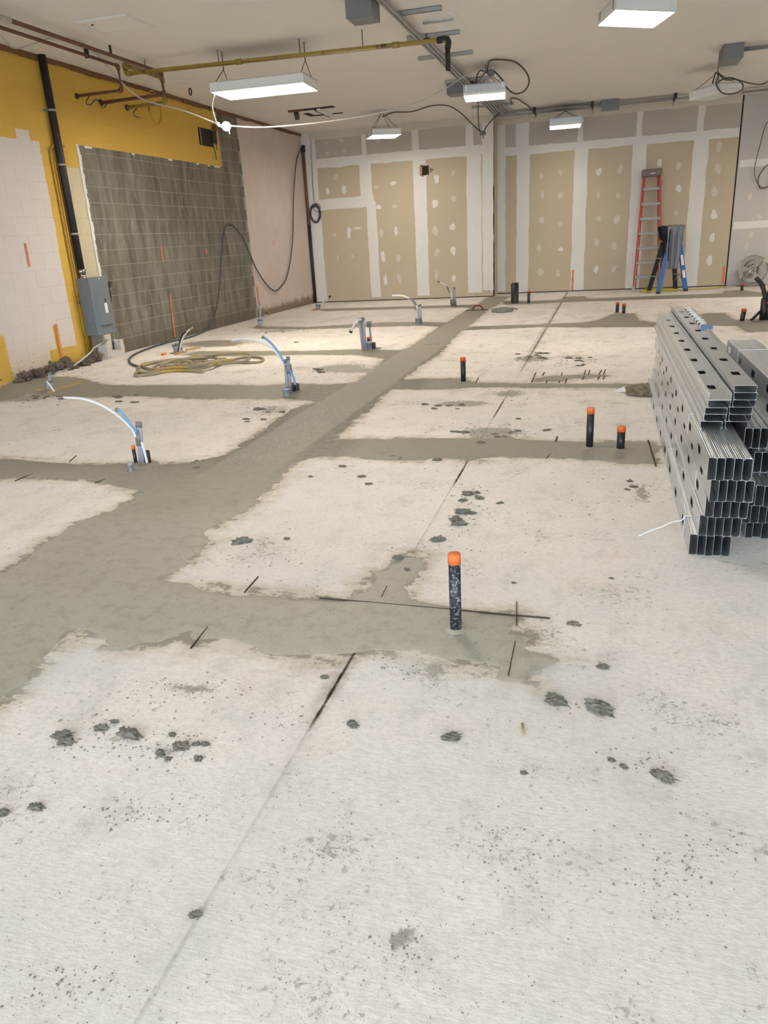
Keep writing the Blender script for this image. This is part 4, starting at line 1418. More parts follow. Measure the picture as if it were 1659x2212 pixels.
stub((563, 707), 'low grey conduit with curved tube at the foot of the pink plaster',
     [([(562, 708), (561, 690)], 0.04), ([(563, 700), (561, 655)], 0.012)], [([(566, 700), (568, 690), (573, 682), (576, 675)], 0.012, 'conduit_plastic', 'cable_black')])
stub((386, 762), 'low grey conduit with white tube and brass end behind the coiled hose',
     [([(381, 763), (376, 744)], 0.03), ([(386, 762), (382, 742)], 0.03), ([(393, 760), (392, 750)], 0.013)],
     [([(388, 762), (390, 745), (396, 728), (405, 716), (416, 707)], 0.012, 'pex_white', 'chrome'), ([(386, 760), (388, 742), (393, 726), (403, 717)], 0.014, 'cable_black', None)])
stub((109, 846), 'low grey conduit with stubby white tube beside the timber strips',
     [([(106, 846), (103, 822)], 0.022), ([(112, 846), (108, 820)], 0.022)],
     [([(118, 848), (110, 835), (101, 823)], 0.012, 'pex_white', None), ([(107, 822), (108, 812), (107, 806)], 0.018, 'conduit_plastic', 'tape_grey')])
# timber strips and red-tipped stake scraps round those stubs
for (a, b_, w, lab) in (((105, 850), (182, 826), 0.035, 'long raw timber strip lying beside the low conduit by the wall'), ((82, 846), (102, 840), 0.03, 'short raw timber scrap behind the long timber strip'),
                        ((380, 767), (396, 761), 0.05, 'short timber block at the foot of the brass-ended stub'), ((403, 758), (432, 753), 0.03, 'thin timber scrap leading to the trench behind the coiled hose')):
    A, B_ = fl(*a), fl(*b_)
    o = MB().beam((A[0], A[1], 0.012), (B_[0], B_[1], 0.012), w, 0.022).build('timber_strip', 'wood_raw')
    tag(o, lab, 'timber')
for (a, b_, lab) in (((350, 768), (358, 766), 'orange-tipped marker scrap near the coiled hose'), ((554, 707), (558, 706), 'orange marker scrap at the foot of the pink plaster'), ((674, 671), (680, 670), 'orange marker scrap near the drywall corner')):
    A, B_ = fl(*a), fl(*b_)
    o = MB().tube([(A[0], A[1], 0.015), (B_[0], B_[1], 0.015)], 0.016, 8).build('marker_scrap', 'cap_orange')
    tag(o, lab, 'marker')

# ------------------------------------------------------------------ ceiling lamps
LAMPS = []


def lamp(c, size, rz, label, kind, chains, tilt=(0, 0), hh=0.11):
    """troffer hung by chains; local frame at the lens centre"""
    w, d = size
    t = thing('ceiling_lamp', c, label, 'ceiling lamp')
    t.rotation_euler = (tilt[0], tilt[1], rz)
    Mi = t.rotation_euler.to_matrix()
    T = lambda p: tuple(np.array(Mi @ Vector(p)) + np.array(c))

    def bld(m, name, mat, par=t):
        me_ = bpy.data.meshes.new(name)
        me_.from_pydata(m.v, [], m.f)
        me_.polygons.foreach_set('use_smooth', m.sm)
        me_.materials.append(MATS[mat])
        o = bpy.data.objects.new(name, me_)
        COL.objects.link(o)
        o.parent = par
        return o
    z0 = 0.0
    m = MB()
    e = 0.012
    # open tray: four sides and a top
    m.box((-w / 2, -d / 2, z0), (w / 2, -d / 2 + e, hh)).box((-w / 2, d / 2 - e, z0), (w / 2, d / 2, hh))
    m.box((-w / 2, -d / 2 + e, z0), (-w / 2 + e, d / 2 - e, hh)).box((w / 2 - e, -d / 2 + e, z0), (w / 2, d / 2 - e, hh))
    m.box((-w / 2, -d / 2, hh - 0.01), (w / 2, d / 2, hh))
    hb = bld(m, 'housing', 'lamp_white' if kind != 'louver' else 'lamp_metal')
    if kind == 'lens':
        bld(MB().box((-w / 2 + e, -d / 2 + e, 0.004), (w / 2 - e, d / 2 - e, 0.012)), 'lens', 'lamp_lens')
        m = MB()
        for s_ in (-1, 1):
            m.box((-w / 2 - 0.006, s_ * d / 2 - 0.008, -0.006), (w / 2 + 0.006, s_ * d / 2 + 0.008, 0.008)).box((s_ * w / 2 - 0.008, -d / 2, -0.006), (s_ * w / 2 + 0.008, d / 2, 0.008))
        bld(m, 'lens_frame', 'lamp_white')
    else:
        bld(MB().box((-w / 2 + e, -d / 2 + e, 0.03), (w / 2 - e, d / 2 - e, 0.04)), 'lit_panel', 'lamp_cells' if kind == 'louver' else 'lamp_white')
        m = MB()
        n = 8
        for k in range(n + 1):
            x = -w / 2 + 0.004 + k * (w - 0.008) / n
            m.box((x - 0.003, -d / 2, -0.03), (x + 0.003, d / 2, 0.022))
            y = -d / 2 + 0.004 + k * (d - 0.008) / n
            m.box((-w / 2, y - 0.003, -0.03), (w / 2, y + 0.003, 0.022))
        bld(m, 'louver', 'louver_white')
    # corner clips
    for sx in (-1, 1):
        m = MB().box((sx * w * 0.43 - 0.012, -d / 2 - 0.008, hh * 0.3), (sx * w * 0.43 + 0.012, -d / 2 + 0.002, hh * 0.95))
        bld(m, 'clip', 'lamp_white', hb)
        m = MB().box((-w / 2 - 0.006, sx * d * 0.36 - 0.015, hh * 0.2), (-w / 2 + 0.002, sx * d * 0.36 + 0.015, hh * 0.9))
        bld(m, 'clip', 'chrome', hb)
    Minv = Mi.inverted()
    for apex, feet in chains:
        ap = Minv @ (Vector(apex) - Vector(c))
        kn = Minv @ (Vector((apex[0], apex[1], apex[2] - 0.10)) - Vector(c)) if kind != 'lens' else ap
        m = MB()
        if kind == 'lens2':
            pass
        for fx, fy in feet:
            m.tube([kn, (fx * w / 2, fy * d / 2, hh - 0.004)], 0.005, 5)
        if kn != ap:
            m.tube([ap, kn], 0.007, 5)
        bld(m, 'hanger', 'wire_steel')
    return t


feet4 = [(-.8, -.8), (.8, -.8), (.8, .8), (-.8, .8)]
cA = (-4.235, 9.95, 3.19)
tA = lamp(cA, (1.22, .61), 0.055, 'long lit lamp hanging on two chains under the yellow gas pipe', 'lens',
          [((-4.72, 9.83, 3.46), [(-.92, -.8), (-.92, .8)]), ((-3.64, 9.88, 3.46), [(.92, -.8), (.92, .8)])])
# links from those chain forks up to the ceiling
for x, y in ((-4.72, 9.83), (-3.64, 9.88)):
    m_ = MB()
    for k in range(8):
        z = 3.455 + k * 0.026
        a, b_ = (0.008, 0.0) if k % 2 else (0.0, 0.008)
        ring = [(x + a * math.cos(q), y + b_ * math.cos(q), z + 0.014 + 0.017 * math.sin(q)) for q in [2 * math.pi * j / 8 for j in range(8)]]
        m_.tube(ring, 0.0035, 4, closed=True)
    ch_ = m_.build('chain', 'wire_steel')
    ch_.parent = tA
    ch_.matrix_parent_inverse = (Matrix.Translation(tA.location) @ tA.rotation_euler.to_matrix().to_4x4()).inverted()
lamp((-1.7, 4.4, 3.24), (.56, .56), 0.04, 'square lit lamp hanging over the rough trench junction', 'lens', [((-1.7, 4.4, ZC), feet4)])
lamp((4.3, 14.6, 3.26), (1.22, .61), 0.0, 'long lit lamp hanging before the grey boards laid sideways', 'lens', [((3.8, 14.6, ZC), [(-.92, -.8), (-.92, .8)]), ((4.8, 14.6, ZC), [(.92, -.8), (.92, .8)])])
lamp((0.19, 9.52, 3.375), (.62, .62), 0.30, 'brightly lit square lamp hanging alone over the open slab', 'lens', [((0.19, 9.5, ZC), feet4)], (0.004, 0.08))
lamp((-4.28, 15.7, 3.235), (.57, .57), 0.5, 'small lit square lamp hanging before the drywall, left of the hole in it'.replace(', left of the hole in it', ' near the ceiling vent hole'), 'lens', [((-4.30, 15.72, ZC), feet4)])
lamp((-1.83, 12.55, 3.28), (.61, .61), 0.12, 'louvered square lamp hanging under the bundle of ceiling conduits', 'louver', [((-1.80, 12.45, ZC), feet4)])
lamp((-0.89, 17.10, 3.29), (.61, .61), 0.065, 'louvered square lamp hanging close to the long drywall', 'louver', [((-0.9, 17.2, ZC), feet4)])
lamp((1.60, 14.70, 3.26), (.56, .56), -0.73, 'unlit louvered square lamp hanging askew below a grey box', 'dark', [((1.60, 14.63, ZC), feet4)], (0.05, -0.05))

# ------------------------------------------------------------------ pipes and conduits overhead
RA = 0.03


def piperun(name, pts, r, mat, label, cat='pipe', joints=True, seg=12):
    P0 = pts[0]
    t = thing(name, P0, label, cat)
    MB().tube(pts, r, seg).build('pipe', mat, t)
    if joints:
        for i in range(1, len(pts) - 1):
            a = np.array(pts[i], float)
            d0, d1 = np.array(pts[i - 1], float) - a, np.array(pts[i + 1], float) - a
            d0, d1 = d0 / np.linalg.norm(d0), d1 / np.linalg.norm(d1)
            l = r * 2.2
            MB().tube([a + d0 * l, a + (d0 + d1) * r * 0.1, a + d1 * l], r * 1.32, seg, 3).build('elbow', mat, t)
    return t


t_ = piperun('copper_pipe', [(-6.02, 5.5, 3.585), (-6.02, 9.52, 3.585), (-6.02, 9.52, 3.31), (XL + 0.005, 9.52, 3.31)], 0.019, 'pipe_copper', 'rusty brown pipe along the ceiling, dropping to the yellow wall beside the black riser')
MB().lathe((XL + 0.005, 9.52, 3.31), [(0.035, 0), (0.035, 0.012), (0.02, 0.012)], 14, (1, 0, 0)).build('flange', 'iron_black', t_)
MB().box((-6.045, 8.89, 3.56), (-5.995, 8.91, ZC)).build('hanger', 'iron_black', t_)
t_ = piperun('copper_pipe', [(-5.70, 5.5, 3.557), (-5.70, 10.0, 3.557), (-5.70, 10.0, 3.30), (XL + 0.005, 10.03, 3.30)], 0.021, 'pipe_copper', 'rusty brown pipe along the ceiling, dropping to the yellow wall between the two others')
MB().lathe((XL + 0.005, 10.03, 3.30), [(0.04, 0), (0.04, 0.012), (0.02, 0.012)], 14, (1, 0, 0)).build('flange', 'iron_black', t_)
MB().box((-5.712, 8.9, 3.55), (-5.688, 8.92, ZC)).build('hanger', 'iron_black', t_)
MB().tube([(-5.70, 6.4, 3.557), (-5.70, 7.25, 3.557)], 0.028, 12).build('sleeve', 'plaster_debris', t_)
t_ = piperun('gas_pipe', [(XL + 0.005, 10.65, 3.32), (-6.05, 10.62, 3.32), (-6.05, 10.62, 3.625), (-6.05, 9.72, 3.625), (-6.03, 9.72, 3.53), (-1.84, 9.72, 3.45), (-1.84, 9.72, 3.14)], 0.025, 'pipe_yellow', 'yellow gas pipe crossing under the ceiling from wall to conduit bundle')
MB().lathe((XL + 0.005, 10.65, 3.32), [(0.04, 0), (0.04, 0.012), (0.02, 0.012)], 14, (1, 0, 0)).build('flange', 'iron_black', t_)
for x in (-5.75, -4.72, -3.64, -2.85):
    z = 3.53 - (x + 6.03) / 4.19 * 0.08
    MB().tube([(x, 9.72, z + 0.02), (x, 9.72, ZC)], 0.006, 6).build('hanger', 'wire_steel', t_)
for x in (-4.45, -2.45):
    z = 3.53 - (x + 6.03) / 4.19 * 0.08
    MB().tube([(x - 0.04, 9.72, z + 0.001), (x + 0.04, 9.72, z - 0.001)], 0.033, 12).build('coupling', 'pipe_yellow', t_)
MB().tube([(-1.84, 9.72, 3.44), (-1.84, 9.72, 3.14)], 0.029, 12).build('drop', 'iron_black', t_)
MB().tube([(-1.96, 9.72, 3.452), (-1.84, 9.72, 3.45), (-1.84, 9.72, 3.36)], 0.036, 12, 3).build('dark_elbow', 'iron_black', t_)
# pipe tails hanging on the yellow wall
for pts, lab in (([(193, 207), (186, 222), (196, 226), (208, 215), (222, 234)], 'thin brown wire looped under the first wall pipe'), ([(246, 222), (232, 224), (226, 232)], 'thin brown wire tail under the second wall pipe'),
                 ([(296, 234), (288, 244), (294, 252), (302, 254)], 'thin brown wire curl under the yellow pipe end')):
    o = MB().tube([wx(*q, XL + 0.10) for q in pts], 0.008, 5, 6).build('loose_wire', 'cable_brown')
    tag(o, lab, 'wire')
ring = [np.array(wx(334, 232, XL + 0.12)) + np.array([0, 0.17 * math.cos(a), 0.22 * math.sin(a)]) for a in [2 * math.pi * k / 24 for k in range(24)]]
o = MB().tube(ring, 0.011, 6, closed=True).build('wire_loop', 'conduit_ochre')
tag(o, 'round loop of ochre cable hanging at the yellow gas pipe end', 'cable loop')

# unistrut rails
for Y, x0, x1 in ((9.2, -2.30, -1.80), (10.30, -2.45, -1.80), (11.45, -2.58, -1.83), (13.3, -2.58, -1.85), (16.1, -2.60, -1.80)):
    t_ = thing('strut_rail', (x0, Y, ZC - 0.042), 'slotted steel strut rail on the ceiling carrying the conduit bundle', 'strut rail', 'strut rails along the conduit bundle')
    m_ = MB().box((x0, Y - 0.021, ZC - 0.042), (x1, Y - 0.017, ZC)).box((x0, Y + 0.017, ZC - 0.042), (x1, Y + 0.021, ZC)).box((x0, Y - 0.021, ZC - 0.004), (x1, Y + 0.021, ZC))
    m_.box((x0, Y - 0.021, ZC - 0.044), (x1, Y - 0.009, ZC - 0.040)).box((x0, Y + 0.009, ZC - 0.044), (x1, Y + 0.021, ZC - 0.040))
    m_.build('channel', 'steel_conduit', t_)
# conduits: some run all the way, more join further in, all turn along the drywall
zc_ = ZC - 0.062
cx = [-2.30, -2.245, -2.19, -2.135, -2.08, -2.025, -1.97]
ystart = [6.0, 6.0, 10.4, 13.5, 13.5, 13.6, 13.5]
for k, x in enumerate(cx):
    yt = 17.40 - 0.055 * k
    xe = 3.5 if k < 3 else (1.2 if k < 5 else -0.15)
    rb = 0.12
    bend = [(x + rb * (1 - math.cos(a)), yt - rb + rb * math.sin(a), zc_) for a in [math.pi / 2 * j / 6 for j in range(7)]]
    pts = [(x, ystart[k], zc_ if k < 2 else ZC - 0.01), (x, ystart[k] + 0.25, zc_)] + bend + [(xe, yt, zc_)]
    o = MB().tube(pts, 0.0165, 8).build('steel_conduit', 'steel_conduit')
    tag(o, ('grey steel conduit running the whole bundle and turning along the drywall' if k < 2 else 'grey steel conduit rising out of the ceiling and turning along the drywall'), 'conduit', 'full-length conduits' if k < 2 else 'conduits joining the bundle later')
# brackets over the run along the drywall
for u_, v_ in ((1147, 228), (1278, 215), (1465, 197)):
    x = fl(u_, v_, z=zc_)[0]
    t_ = thing('conduit_clamp', (x, 17.25, zc_), 'black clamp with hanging rod on the conduits along the drywall', 'clamp', 'clamps on the drywall conduits')
    MB().box((x - 0.02, 17.03, zc_ - 0.028), (x + 0.02, 17.44, zc_ - 0.020)).box((x - 0.03, 17.02, zc_ - 0.028), (x + 0.03, 17.06, ZC)).build('bar', 'iron_black', t_)
    MB().tube([(x, 17.42, zc_ - 0.02), (x, 17.42, zc_ - 0.10)], 0.012, 6).build('rod', 'steel_conduit', t_)


def jbox(lo, hi, label, lid=True):
    t = thing('junction_box', (lo[0], lo[1], lo[2]), label, 'junction box')
    MB().cham(lo, hi, 0.004).build('body', 'box_grey', t)
    c = ((lo[0] + hi[0]) / 2, (lo[1] + hi[1]) / 2)
    MB().cham((lo[0] + 0.006, lo[1] + 0.006, lo[2] - 0.004), (hi[0] - 0.006, hi[1] - 0.006, lo[2] + 0.002), 0.002).build('cover', 'box_grey', t)
    for sx in (0, 1):
        for sy in (0, 1):
            x, y = (lo[0] + 0.02, hi[0] - 0.02)[sx], (lo[1] + 0.02, hi[1] - 0.02)[sy]
            MB().lathe((x, y, lo[2] - 0.004), [(0.006, 0), (0.006, -0.003), (0.0005, -0.003)], 8).build('screw', 'steel_conduit', t)
    return t


jbox((-2.60, 8.32, 3.44), (-2.325, 8.62, ZC), 'large grey pull box on the ceiling beside the conduits')
jbox((-2.60, 13.55, 3.50), (-2.33, 13.85, ZC), 'grey junction box on the ceiling behind the louvered lamp')
jbox((-0.20, 16.98, 3.47), (0.13, 17.06, 3.67 - 0.012), 'grey junction box on the conduits along the drywall')
jbox((1.47, 12.98, 3.47), (1.74, 13.5, ZC), 'grey junction box on the ceiling above the unlit lamp')
o = MB().tube([(1.74, 13.2, 3.60), (5.5, 13.2, 3.60)], 0.022, 10).build('steel_conduit', 'steel_conduit')
tag(o, 'grey steel conduit leaving the box above the unlit lamp', 'conduit')
o = MB().tube([(1.74, 13.05, 3.60), (5.5, 13.05, 3.60)], 0.012, 8).build('steel_conduit', 'steel_conduit')
tag(o, 'thin steel conduit beside the thicker one above the unlit lamp', 'conduit')
# black conduit mouths poking out of the ceiling
for u_, v_, lab in ((922, 74, 'round black conduit mouth in the ceiling near the gas pipe end'), (1017, 172, 'round black conduit mouth at the fourth strut rail'), (1026, 174, 'round black conduit mouth next to another at the fourth strut rail'), (1041, 180, 'round black conduit mouth set apart past the fourth strut rail')):
    c = fl(u_, v_, z=ZC)
    o = MB().lathe((c[0], c[1], ZC + 0.001), [(0.035, 0), (0.035, -0.05), (0.026, -0.05), (0.026, -0.01), (0.0005, -0.01)], 14).build('conduit_mouth', 'iron_black')
    tag(o, lab, 'conduit mouth')

# ceiling hatch and other ceiling marks
t_ = thing('ceiling_hatch', (-5.13, 8.2, ZC - 0.012), 'white square access hatch in the ceiling beside the rusty pipes', 'hatch')
m_ = MB()
h0, h1, k0, k1 = -5.45, -4.82, 7.92, 8.45
m_.box((h0, k0, ZC - 0.02), (h1, k0 + 0.04, ZC)).box((h0, k1 - 0.04, ZC - 0.02), (h1, k1, ZC)).box((h0, k0 + 0.04, ZC - 0.02), (h0 + 0.04, k1 - 0.04, ZC)).box((h1 - 0.04, k0 + 0.04, ZC - 0.02), (h1, k1 - 0.04, ZC))
m_.build('frame', 'ceiling_paint', t_)
MB().cham((h0 + 0.05, k0 + 0.05, ZC - 0.014), (h1 - 0.05, k1 - 0.05, ZC), 0.003).build('door', 'ceiling_paint', t_)
MB().lathe((-5.32, 8.05, ZC - 0.014), [(0.012, 0), (0.012, -0.01), (0.0005, -0.01)], 10).build('latch', 'iron_black', t_)
t_ = thing('ceiling_opening', (-5.25, 14.85, ZC - 0.03), 'torn dark opening in the ceiling with hanging metal strips', 'ceiling opening')
m_ = MB().box((-5.72, 14.42, ZC - 0.006), (-4.86, 14.60, ZC + 0.001)).build('gap', 'dark_void', t_)
MB().box((-5.62, 14.9, ZC - 0.006), (-5.5, 15.3, ZC + 0.001)).box((-5.55, 15.22, ZC - 0.006), (-4.95, 15.32, ZC + 0.001)).build('slot', 'dark_void', t_)
MB().beam((-5.62, 14.55, ZC - 0.04), (-5.78, 15.0, ZC - 0.06), 0.08, 0.05).build('hanging_strip', 'iron_black', t_)
MB().beam((-5.22, 14.5, ZC - 0.02), (-5.22, 15.28, ZC - 0.03), 0.03, 0.05).build('hanging_strip', 'iron_black', t_)
MB().beam((-5.17, 14.5, ZC - 0.02), (-5.17, 15.25, ZC - 0.03), 0.06, 0.05).build('hanging_strip', 'lamp_white', t_)
MB().box((-5.72, 14.40, ZC - 0.03), (-5.45, 14.47, ZC)).build('splinter', 'wood_brown', t_)
# patch board on the ceiling beside the struts
o = MB().box((-2.03, 9.5, ZC - 0.006), (-1.72, 10.25, ZC)).build('ceiling_patch', 'lamp_white')
tag(o, 'smooth white patch panel on the ceiling between strut rails', 'patch panel')
o = MB().box((-2.13, 9.75, ZC - 0.022), (-1.78, 9.78, ZC)).build('thin_rail', 'steel_conduit')
tag(o, 'thin dark rail on the ceiling across the white patch panel', 'rail')
c = fl(410, 190, z=ZC)
ring = [np.array([c[0], c[1], ZC - 0.05]) + np.array([0.02 * math.cos(a), 0, 0.05 * math.sin(a)]) for a in [2 * math.pi * k / 14 for k in range(14)]]
o = MB().tube(ring, 0.009, 6, closed=True).build('ceiling_hook', 'iron_black')
tag(o, 'black ring hook in the ceiling beyond the gas pipe elbow', 'hook')

# ------------------------------------------------------------------ cables overhead
def cable(pts, r, mat, label, cat='cable', n=6, seg=6):
    pts = [(max(float(q[0]), XL + 0.035), float(q[1]), float(q[2])) for q in pts]
    o = MB().tube(pts, r, seg, n).build('cable', mat)
    tag(o, label, cat)
    return o


apC = np.array([-1.80, 12.45, ZC - 0.10])
WBX = wy(487, 273, 10.3)
cable([WBX + np.array([0.06, 0, 0])] + PP([(560, 275, 10.5), (640, 270, 10.9), (740, 258, 11.3), (830, 242, 11.6), (900, 222, 11.9), (960, 192, 12.2), (1010, 160, 12.4), (1035, 147, 12.45)]) + [apC], 0.010, 'cable_white', 'long pale cable swagged from the round white box to the louvered lamp')
cable(PP([(463, 205, 9.75), (458, 228, 9.9), (464, 255, 10.2), (472, 272, 10.3)]) + [WBX + np.array([-0.06, 0, 0])], 0.010, 'cable_white', 'short white cable from the long lamp down to the round box')
cable(PP([(0, 75, 7.2), (30, 104, 8.0), (70, 96, 8.5), (110, 83, 9.0), (170, 88, 9.4), (215, 125, 9.5), (260, 175, 9.7), (310, 215, 10.0), (400, 240, 10.2), (470, 268, 10.3)]) + [WBX + np.array([-0.05, 0, 0.02])], 0.009, 'cable_white', 'thin pale cable sagging from the rusty pipes to the round box')
t_ = thing('round_cable_box', WBX, 'round white cable box hanging in mid-air off the long lamp', 'cable box')
MB().lathe(WBX + np.array([0, 0.025, 0]), [(0.0005, -0.025), (0.05, -0.03), (0.062, -0.02), (0.062, 0.02), (0.05, 0.03), (0.0005, 0.03)], 20, (0, 1, 0)).build('box', 'lamp_white', t_)
MB().tube([WBX + np.array([0.04, 0, -0.04]), WBX + np.array([0.05, 0, -0.10])], 0.007, 6).build('pull_tab', 'lamp_white', t_)
MB().box(tuple(WBX + np.array([-0.13, -0.01, 0.02])), tuple(WBX + np.array([-0.09, 0.02, 0.06]))).build('clip', 'lamp_white', t_)
BX2 = wy(1043, 288, 15.6)
cable([(-4.30, 15.72, ZC - 0.08)] + PP([(850, 243, 15.7), (890, 241, 15.7), (930, 229, 15.7), (965, 228, 15.6), (990, 240, 15.6), (1010, 258, 15.6), (1030, 278, 15.6)]) + [BX2], 0.011, 'cable_brown', 'dark cable from the small lit lamp to the hanging box at the conduit turn')
cable(PP([(1033, 218, 15.6), (1033, 250, 15.6), (1035, 278, 15.6)]) + [BX2 + np.array([-0.03, 0, 0.02])], 0.010, 'cable_brown', 'dark straight cable dropping to the hanging box')
cable([(-2.15, 16.8, ZC - 0.06)] + PP([(1060, 262, 16.0), (1049, 276, 15.7)]) + [BX2 + np.array([0.03, 0, 0.02])], 0.010, 'cable_brown', 'dark cable from the conduit turn down to the hanging box')
t_ = thing('hanging_box', BX2, 'small dark octagonal box hanging on cables before the drywall', 'cable box')
MB().lathe(BX2, [(0.0005, -0.03), (0.055, -0.03), (0.06, 0.0), (0.05, 0.04), (0.0005, 0.04)], 8, (0, 0, 1)).build('box', 'box_grey', t_)
MB().tube([BX2 + np.array([0, 0, -0.02]), BX2 + np.array([0.01, 0, -0.10])], 0.008, 6).build('tail', 'cable_brown', t_)
cable([apC + np.array([0.02, 0, 0.02])] + PP([(1058, 132, 12.45), (1085, 129, 12.5), (1115, 135, 12.5), (1136, 155, 12.5), (1143, 177, 12.5), (1132, 197, 12.5), (1112, 202, 12.5), (1095, 190, 12.5), (1083, 170, 12.5), (1064, 152, 12.45)]) + [apC], 0.012, 'cable_brown', 'big loop of dark cable beside the louvered lamp')
cable([apC] + PP([(1038, 152, 12.45), (1030, 165, 12.45), (1028, 185, 12.5), (1030, 192, 12.5)]), 0.010, 'cable_brown', 'dark cable dropping from the lamp hook into the louvered lamp')
o = MB().cham(tuple(apC + np.array([0.03, -0.03, -0.05])), tuple(apC + np.array([0.12, 0.03, 0.02])), 0.008).build('splice_box', 'box_grey')
tag(o, 'small grey splice box at the hook of the louvered lamp', 'splice box')
cable([(-1.86, 16.2, ZC - 0.03)] + PP([(1104, 213, 16.4), (1118, 214, 16.6), (1130, 222, 16.8), (1141, 229, 17.0)]) + [(-1.55, 17.2, zc_)], 0.010, 'cable_brown', 'short dark cable arching from a strut rail to the drywall conduits')
# at the unlit lamp
apE = np.array([1.60, 14.63, ZC - 0.09])
cable([apE] + PP([(1552, 165, 14.4), (1547, 182, 14.3), (1560, 200, 14.25), (1580, 203, 14.25), (1600, 196, 14.3), (1605, 184, 14.4), (1594, 173, 14.5), (1574, 168, 14.6), (1556, 174, 14.6), (1550, 180, 14.5)]), 0.011, 'cable_brown', 'loop of dark cable hanging at the unlit lamp')
cable([apE] + PP([(1567, 172, 14.8), (1590, 172, 15.3), (1620, 180, 16.2), (1645, 182, 17.0), (1668, 172, 17.2)]), 0.012, 'cable_brown', 'dark cable from the unlit lamp to the drywall conduits')
cable([apE + np.array([-0.02, 0, 0])] + PP([(1545, 160, 14.6), (1539, 180, 14.5)]), 0.010, 'cable_black', 'short cut cable end hanging by the unlit lamp hook')
cable([(3.36, 18.14, ZC - 0.004), (3.33, 18.12, 3.3), wy(1659, 262, 18.05), wy(1640, 320, 18.05), wy(1630, 365, 18.1), wy(1634, 392, 18.1), wy(1650, 405, 18.12), wy(1675, 395, 18.1)], 0.008, 'cable_brown', 'thin dark wire hanging against the grey boards')
cable([(3.52, 18.14, ZC - 0.004), (3.42, 18.13, 2.9), wy(1675, 340, 18.1), wy(1652, 362, 18.1), wy(1638, 385, 18.12), wy(1642, 406, 18.12), wy(1660, 402, 18.12), wy(1672, 380, 18.1)], 0.011, 'cable_brown', 'looped dark cable hanging against the grey boards')

# ------------------------------------------------------------------ things on the left wall
t_ = thing('riser_pipe', (XL + 0.06, 8.9, 1.05), 'black iron riser pipe from the disconnect box up to the ceiling', 'pipe')
xr = XL + 0.055
MB().tube([(xr, 8.90, 1.15), (xr, 8.90, ZC)], 0.047, 14).build('pipe', 'iron_black', t_)
MB().lathe((xr, 8.90, 1.08), [(0.055, 0.0), (0.055, 0.02), (0.045, 0.02), (0.045, 0.06), (0.056, 0.06), (0.056, 0.11), (0.045, 0.115)], 14).build('connector', 'chrome', t_)
for z in (2.44, 1.62, 3.05):
    MB().lathe((xr, 8.90, z), [(0.049, 0), (0.052, 0), (0.052, 0.025), (0.049, 0.025)], 14).build('strap', 'steel_conduit', t_)
    MB().box((XL, 8.8, z), (XL + 0.012, 9.0, z + 0.025)).build('strap_plate', 'steel_conduit', t_)
t_ = thing('small_conduit', (XL + 0.02, 8.76, 0), 'slim ochre painted conduits beside the black riser', 'conduit')
MB().tube([(XL + 0.02, 8.77, 0.1), (XL + 0.02, 8.77, 2.62), (XL + 0.02, 8.87, 2.68), (XL + 0.02, 9.06, 2.68)], 0.014, 8).build('conduit', 'conduit_ochre', t_)
MB().tube([(XL + 0.02, 8.81, 0.05), (XL + 0.02, 8.81, 2.5)], 0.016, 8).build('conduit', 'conduit_ochre', t_)
MB().box((XL, 8.835, 0.02), (XL + 0.035, 8.875, 2.45)).build('batten', 'wood_brown', t_)
# disconnect box
x0, x1, y0, y1, z0, z1 = XL + 0.002, XL + 0.215, 8.80, 9.20, 0.345, 1.085
t_ = thing('disconnect_box', (XL + 0.1, 9.0, z0), 'grey electrical disconnect box with white label and black handle', 'electrical box')
MB().cham((x0, y0, z0), (x1 - 0.02, y1, z1), 0.006).build('body', 'panel_grey', t_)
d_ = MB().cham((x1 - 0.02, y0 - 0.004, z0 - 0.004), (x1, y1 + 0.004, z1 + 0.004), 0.006).build('door', 'panel_grey', t_)
m_ = MB()
ry0, ry1, rz0, rz1 = y0 + 0.09, y1 - 0.03, z0 + 0.11, z1 - 0.15
n = 6
outer, inner = [], []
for cx_, cy_, a0 in ((ry1 - 0.04, rz1 - 0.04, 0), (ry0 + 0.04, rz1 - 0.04, 90), (ry0 + 0.04, rz0 + 0.04, 180), (ry1 - 0.04, rz0 + 0.04, 270)):
    for k in range(n + 1):
        a = math.radians(a0 + 90 * k / n)
        outer.append((x1 - 0.002, cx_ + 0.04 * math.cos(a), cy_ + 0.04 * math.sin(a)))
        inner.append((x1 + 0.030, cx_ + 0.024 * math.cos(a), cy_ + 0.024 * math.sin(a)))
N = len(outer)
m_.add(outer + inner, [(i, (i + 1) % N, N + (i + 1) % N, N + i) for i in range(N)] + [tuple(range(N, 2 * N))])
m_.build('raised_panel', 'panel_grey', d_)
yc = (ry0 + ry1) / 2
lb_ = MB().box((x1 + 0.028, yc - 0.03, 0.62), (x1 + 0.032, yc + 0.03, 0.75)).build('label', 'label_white', d_)
MB().box((x1 + 0.028, yc - 0.022, 0.765), (x1 + 0.034, yc + 0.022, 0.805)).build('window', 'panel_dark', d_)
h_ = MB().tube([(x1 - 0.05, y1, 0.72), (x1 - 0.05, y1 + 0.05, 0.78), (x1 - 0.05, y1 + 0.06, 0.88), (x1 - 0.05, y1 + 0.03, 0.93)], 0.028, 8, 4).build('handle', 'rubber_dark', t_)
MB().tube([(x1 - 0.05, y1 + 0.03, 0.92), (x1 - 0.04, y1 + 0.11, 1.0)], 0.03, 8).build('handle_grip', 'rubber_dark', h_)
MB().tube([(x1 - 0.03, y1 + 0.02, 0.47), (x1 - 0.03, y1 + 0.04, 0.40)], 0.014, 8).box((x1 - 0.05, y1, 0.37), (x1 - 0.01, y1 + 0.05, 0.40)).build('padlock', 'chrome', t_)
